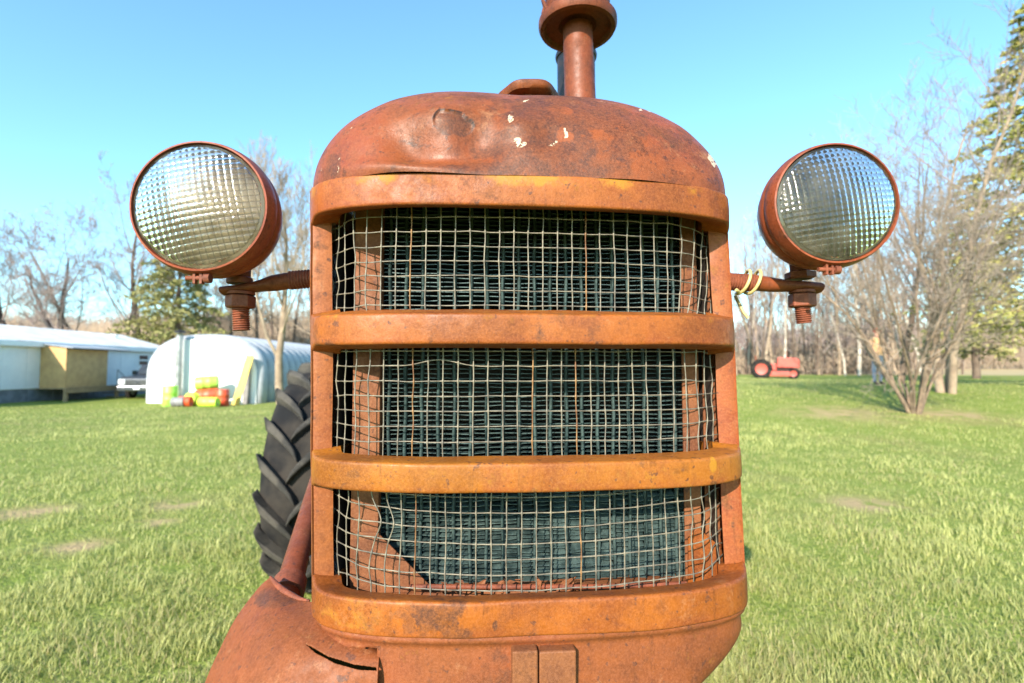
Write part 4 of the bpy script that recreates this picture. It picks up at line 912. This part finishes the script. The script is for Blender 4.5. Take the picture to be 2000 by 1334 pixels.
mb = MB(); mb.prism([Vector(p) - O for p in ((TX + .03, DY0 - .15, 2.42), (TX + 1.75, DY0 - .15, 2.20), (TX + 1.75, DY0 - .15, 2.24), (TX + .03, DY0 - .15, 2.46))], (0, DY1 - DY0 + 1.3, 0)); obj('tin_roof', mb, M['galv'], hut)

# arched steel shed
QX, QY0, QY1, QW, QH = -14.5, 24.0, 36.0, 2.55, 3.15; qz = G1(QX, QY0) - .02
sh = empty('arched_shed', (QX, (QY0 + QY1) / 2, qz)); tag(sh, 'arched steel shed with blank white front and ribbed grey sides', 'shed'); O = Vector(sh.location)
def arch(w, h, n=28):
    out = [(-w, 0)]
    for i in range(n + 1):
        a = math.pi * (1 - i / n); out.append((w * math.copysign(abs(math.cos(a)) ** .72, math.cos(a)), h * .42 + h * .58 * math.sin(a) ** .86))
    return out + [(w, 0)]
A0 = arch(QW, QH)
mb = MB(); mb.prism([(x, QY0 - O.y, z - .1) for x, z in A0], (0, .06, 0)); obj('front_wall', mb, M['whitepaint'], sh)
mb = MB(); mb.prism([(x, QY1 - O.y, z - .1) for x, z in A0], (0, -.06, 0)); obj('back_wall', mb, M['whitepaint'], sh)
nar = 15; dy = (QY1 - QY0 - .13) / nar; first = None
for i in range(nar):
    if first is None:
        mb = MB(); V = []; k = 7
        for j in range(k):
            f = j / (k - 1); off = .26 * math.sin(math.pi * f) ** .55
            V += [(x * (1 + off / QW), f * dy, z * (1 + off / QH) - .1) for x, z in A0]
        mb.add(V, grid_faces(k, len(A0))); first = obj('arch_rib', mb, M['galv'], sh, 60, solid=.01); o = first
    else: o = first.copy(); COL.objects.link(o); o.parent = sh
    o.location = (0, QY0 - O.y + .065 + i * dy, 0)
mb = MB(); mb.box((1.95, QY0 - O.y - .04, -.05), (2.3, QY0 - O.y - .005, 1.95)); obj('door_edge', mb, M['greyp'], sh)
# flue
fl = empty('flue_pipe', (QX + .38 - 1.25, QY0 - .35, qz)); tag(fl, 'bright steel flue pipe standing up the white shed front', 'flue')
obj('pipe', MB().lathe([(.15, .75), (.15, 1.7), (.165, 1.7), (.165, 1.78), (.15, 1.78), (.15, 3.2), (.0001, 3.2)], 20), M['steel'], fl, 40)
obj('rain_cap', MB().lathe([(.23, 3.32), (.24, 3.34), (.2, 3.4), (.0001, 3.46)], 20), M['muffler'], fl, 40)
obj('cap_stay', MB().box((-.012, -.14, 3.2), (.012, -.12, 3.33)).box((-.012, .12, 3.2), (.012, .14, 3.33)), M['steel'], fl)
obj('clean_out', MB().lathe([(.17, 0), (.17, .75), (.0001, .76)], 20), M['steel'], fl, 40)
# barrels
def barrel(mat, p, rot, label, L_=.88, r=.29):
    prof = [(r * .94, 0), (r, .03), (r, L_ * .3), (r * 1.03, L_ * .32), (r * 1.03, L_ * .35), (r, L_ * .37), (r, L_ * .63), (r * 1.03, L_ * .65), (r * 1.03, L_ * .68), (r, L_ * .7), (r, L_ - .03), (r * .94, L_), (r * .9, L_ - .02), (.0001, L_ - .02)]
    e = empty('barrel', p); e.rotation_euler = rot; tag(e, label, 'barrel', 'plastic barrels heaped by the shed')
    b = obj('shell', MB().lathe([(0.0001, 0)] + prof, 24), mat, e, 40); obj('bung', MB().lathe([(.04, L_ - .02), (.04, L_ + .005), (.0001, L_ + .005)], 10, Matrix.Translation((r * .5, 0, 0))), M['greyp'], e, 40)
bq = lambda px, y, dz=0: on(px, y) + Vector((0, 0, dz))
barrel(M['lime'], bq(335, 22.4), (0, 0, 0), 'upright lime barrel at the left end of the heap')
barrel(M['yellowgreen'], bq(372, 22.2, .31), (R(-96), 0, R(-8)), 'yellow-lime barrel lying end-on in the middle of the heap')
barrel(M['lime'], bq(384, 22.9, .98), (0, R(86), R(20)), 'lime barrel lying on top of the heap')
barrel(M['redp'], bq(386, 22.7, .40), (0, R(84), R(12)), 'orange-red barrel lying under the top lime barrel')
barrel(M['redp'], bq(437, 22.3), (0, 0, 0), 'upright orange-red barrel at the right end of the heap', .72, .26)
barrel(M['redp'], bq(352, 21.6, .22), (0, R(90), R(6)), 'low orange-red barrel lying at the front of the heap', .5, .22)
barrel(M['yellowgreen'], bq(393, 21.5, .2), (0, R(90), R(-5)), 'low yellow-lime barrel lying at the front right of the heap', .8, .2)
barrel(M['greyp'], bq(340, 21.5, .2), (0, R(88), R(4)), 'small grey barrel lying beside the upright lime one', .5, .2)
bd = obj('leaning_board', MB().box((-.17, -.02, 0), (.17, .02, 2.35)), M['yellowb'], bevel=.005, loc_=on(462, 23.2)); bd.rotation_euler = (R(-14), R(8.5), 0); tag(bd, 'yellow board leaning against the white shed front', 'board')

# pickup truck, nose to the camera
tk = empty('pickup_truck', on(272, 27.3) + Vector((0, 0, -.03)), R(6)); tag(tk, 'grey pickup truck parked nose-out behind the arched shed', 'truck')
W = .98
body = [(-.02, .55), (0, 1.12), (.12, 1.22), (1.35, 1.30), (1.95, 1.88), (3.2, 1.90), (3.5, 1.32), (5.4, 1.30), (5.45, .55)]
obj('body', MB().prism([(-W, y, z) for y, z in body[::-1]], (2 * W, 0, 0)), M['truck'], tk, bevel=.06, seg=3)
obj('windshield', MB().add([(-.8, 1.40, 1.36), (.8, 1.40, 1.36), (.68, 1.88, 1.82), (-.68, 1.88, 1.82)], [(0, 1, 2, 3)]), M['glass_dark'], tk, loc_=(0, -.04, .02), solid=.01)
gr = obj('grille', MB().box((-.62, -.07, .78), (.62, -.025, 1.10)), M['chrome'], tk, bevel=.03)
for i in range(3): obj('slat', MB().box((-.56, -.078, .82 + i * .095), (.56, -.0715, .87 + i * .095)), M['black'], gr)
obj('emblem', MB().lathe([(.11, 0), (.11, .02), (.0001, .025)], 20, Matrix.Translation((0, -.079, .95)) @ Matrix.Rotation(R(90), 4, 'X') @ Matrix.Scale(.5, 4, (0, 1, 0))), M['truck'], gr, 40)
for s_ in (-1, 1):
    obj('headlight', MB().box((s_ * .8 - .17, -.06, .80), (s_ * .8 + .17, -.025, 1.10)), M['lampglass'], tk, bevel=.03)
    obj('mirror', MB().box((s_ * 1.12 - .12, 1.55, 1.30), (s_ * 1.12 + .12, 1.65, 1.55)).box((s_ * .95 - .06, 1.58, 1.35), (s_ * 1.0 + .06, 1.62, 1.40)), M['black'], tk, bevel=.02)
    for y in (.95, 4.4):
        wh = obj('wheel', MB().lathe([(.22, -.11), (.36, -.12), (.40, -.08), (.40, .08), (.36, .12), (.22, .11)], 28, AX, closed=True), M['rubber'], tk, 40, loc_=(s_ * .88, y, .40))
        obj('hub', MB().lathe([(.0001, -.1), (.22, -.09), (.22, .09), (.0001, .1)], 20, AX), M['chrome'], wh, 40)
bp = obj('bumper', MB().box((-1.0, -.14, .48), (1.0, -.03, .74)), M['chrome'], tk, bevel=.04, seg=3)
obj('licence_plate', MB().box((-.16, -.152, .56), (.16, -.142, .70)), M['platewhite'], bp)

# ------------------------------------------------------------------ on the right: a small red tractor and a man
M['redmachine'] = simple('faded_red_machine', (.55, .085, .055), (.38, .07, .05), 5, .5)
rt = empty('red_tractor', on(1512, 27), R(64)); rt.location.z -= .02; tag(rt, 'small faded red tractor with a mower deck at the edge of the wood', 'tractor')
obj('chassis', MB().box((-.12, -.9, .38), (.12, .95, .6)), M['iron'], rt, bevel=.03)
obj('engine_cover', MB().prism([(-.24, y, z) for y, z in ((-1.15, .55), (-1.15, .98), (-1.0, 1.08), (-.15, 1.12), (-.1, .58))], (.48, 0, 0)), M['redmachine'], rt, bevel=.04, seg=3)
obj('nose_grille', MB().box((-.19, -1.165, .6), (.19, -1.152, .95)), M['iron'], rt)
obj('mower_deck', MB().prism([(-.62, y, z) for y, z in ((-.75, .12), (-.7, .38), (.2, .40), (.28, .12))], (1.24, 0, 0)), M['redmachine'], rt, bevel=.04)
obj('transmission', MB().box((-.2, -.1, .40), (.2, .95, .80)), M['redmachine'], rt, bevel=.05)
obj('seat', MB().box((-.2, .5, .86), (.2, .88, .93)).box((-.2, .84, .93), (.2, .92, 1.22)), M['bolt'], rt, bevel=.03)
obj('steering_wheel', MB().lathe([(.17 + .014 * math.cos(t), .014 * math.sin(t)) for t in np.linspace(0, 2 * math.pi, 9)[:-1]], 24, Matrix.Translation((0, .28, 1.28)) @ Matrix.Rotation(R(-35), 4, 'X'), closed=True).tube([(0, .05, 1.0), (0, .28, 1.28)], .02, 8), M['iron'], rt, 50)
obj('exhaust', MB().tube([(.12, -.6, 1.05), (.12, -.6, 1.42)], .03, 10), M['bolt'], rt, 40)
for s_ in (-1, 1):
    for y, r, w in ((.62, .50, .13), (-.85, .27, .075)):
        wh = obj('wheel', MB().lathe([(r * .58, -w), (r * .9, -w * 1.05), (r, -w * .6), (r, w * .6), (r * .9, w * 1.05), (r * .58, w)], 32, AX, closed=True), M['rubber'], rt, 40, loc_=(s_ * .52, y, r))
        obj('hub', MB().lathe([(.0001, -w * .6), (r * .3, -w * .6), (r * .59, -w * .9), (r * .59, w * .9), (r * .3, w * .6), (.0001, w * .6)], 24, AX), M['redmachine'], wh, 40)
        if r > .4:
            for k in range(16): obj('lug', MB().box((-w * 1.02, -.025, r - .005), (w * 1.02, .025, r + .03), M=Matrix.Rotation(k * math.pi / 8, 4, 'X') @ Matrix.Rotation(R(22), 4, 'Z')), M['rubber'], wh)

# man in a tan jacket: one skinned body, clothes coloured by height and limb
M['jacket'] = simple('tan_work_jacket', (.85, .47, .24), (.75, .4, .2), 8, .85); M['jeans'] = simple('faded_jeans', (.24, .29, .38), (.17, .21, .29), 9, .85)
M['skin'] = simple('skin', (.58, .33, .24), (.52, .28, .2), 9, .55, fine=0); M['boots'] = simple('brown_boots', (.12, .075, .05), (.08, .05, .035), 9, .7); M['cap'] = simple('orange_red_cap', (.80, .11, .06), (.68, .08, .05), 9, .7, fine=0)
pe = empty('person', on(1713, 15.7), R(18)); tag(pe, 'person in tan jacket, jeans and orange-red cap standing behind the shrub', 'person')
J = {'pel': (0, 0, .94, .15, .11), 'bel': (0, .0, 1.08, .15, .11), 'che': (0, .01, 1.30, .18, .125), 'sho': (0, .01, 1.42, .12, .09), 'nec': (0, 0, 1.49, .055, .055), 'hea': (0, -.015, 1.58, .075, .09), 'top': (0, -.01, 1.69, .07, .085)}
E_ = [('pel', 'bel'), ('bel', 'che'), ('che', 'sho'), ('sho', 'nec'), ('nec', 'hea'), ('hea', 'top')]
for s_, n in ((-1, 'l'), (1, 'r')):
    J.update({n + 'sh': (s_ * .19, .01, 1.40, .062, .062), n + 'el': (s_ * .29, .04, 1.14, .048, .048), n + 'wr': (s_ * .30, -.05, .92, .036, .036), n + 'pa': (s_ * .295, -.07, .85, .036, .022), n + 'hp': (s_ * .09, 0, .88, .09, .09), n + 'kn': (s_ * .11, -.03 * s_, .49, .062, .062), n + 'an': (s_ * .12, .02, .09, .045, .045), n + 'to': (s_ * .135, -.13, .045, .04, .032)})
    E_ += [('sho', n + 'sh'), (n + 'sh', n + 'el'), (n + 'el', n + 'wr'), (n + 'wr', n + 'pa'), ('pel', n + 'hp'), (n + 'hp', n + 'kn'), (n + 'kn', n + 'an'), (n + 'an', n + 'to')]
    for f in range(5):
        if f < 4: J[n + 'f%d' % f] = (s_ * (.300 - .012 * (f == 3)), -.045 - .018 * f, .765 + .008 * abs(f - 1.4), .0095, .0095); J[n + 'k%d' % f] = (s_ * .298, -.043 - .019 * f, .815, .0105, .0105)
        else: J[n + 'f4'] = (s_ * .27, -.115, .80, .010, .010); J[n + 'k4'] = (s_ * .278, -.105, .835, .012, .012)
        E_ += [(n + 'pa', n + 'k%d' % f), (n + 'k%d' % f, n + 'f%d' % f)]
keys = list(J); me = bpy.data.meshes.new('body'); me.from_pydata([J[k][:3] for k in keys], [(keys.index(a), keys.index(b)) for a, b in E_], [])
bo = bpy.data.objects.new('body', me); COL.objects.link(bo)
sk = bo.modifiers.new('skin', 'SKIN'); sub = bo.modifiers.new('sub', 'SUBSURF'); sub.levels = sub.render_levels = 2
for i, k in enumerate(keys): me.skin_vertices[0].data[i].radius = J[k][3:5]; me.skin_vertices[0].data[i].use_root = (k == 'pel')
dg = bpy.context.evaluated_depsgraph_get(); me2 = bpy.data.meshes.new_from_object(bo.evaluated_get(dg)); bo.modifiers.clear(); bo.data = me2; me2.name = 'body'
me2.materials.clear()
for k in ('jacket', 'jeans', 'skin', 'boots'): me2.materials.append(M[k])
for f in me2.polygons:
    c = f.center; f.use_smooth = True
    f.material_index = 2 if c.z > 1.475 or (abs(c.x) > .235 and c.z < .915) else (0 if c.z > .93 or abs(c.x) > .235 else (3 if c.z < .12 else 1))
bo.parent = pe
hh = Matrix.Translation((0, -.012, 1.665))
obj('cap', MB().lathe([(.086, -.03), (.092, 0), (.088, .05), (.06, .085), (.0001, .098)], 20, hh @ Matrix.Scale(1.15, 4, (0, 1, 0))).prism([hh @ Vector(p) for p in ((-.07, -.08, -.008), (-.05, -.17, -.02), (0, -.19, -.022), (.05, -.17, -.02), (.07, -.08, -.008))], (0, 0, .008)), M['cap'], bo, 50)
obj('nose', MB().lathe([(.0001, .02), (.010, .005), (.013, -.012), (.0001, -.02)], 10, Matrix.Translation((0, -.112, 1.585))), M['skin'], bo, 60)
for s_ in (-1, 1):
    obj('ear', MB().lathe([(.0001, .03), (.012, .015), (.012, -.015), (.0001, -.03)], 8, Matrix.Translation((s_ * .082, .0, 1.59))), M['skin'], bo, 60)
    obj('eye', MB().lathe([(.0001, .006), (.006, .004), (.008, 0), (.006, -.004), (.0001, -.006)], 8, Matrix.Translation((s_ * .03, -.098, 1.61))), M['black'], bo, 60)
obj('mouth', MB().box((-.022, -.108, 1.545), (.022, -.100, 1.549)), M['boots'], bo)
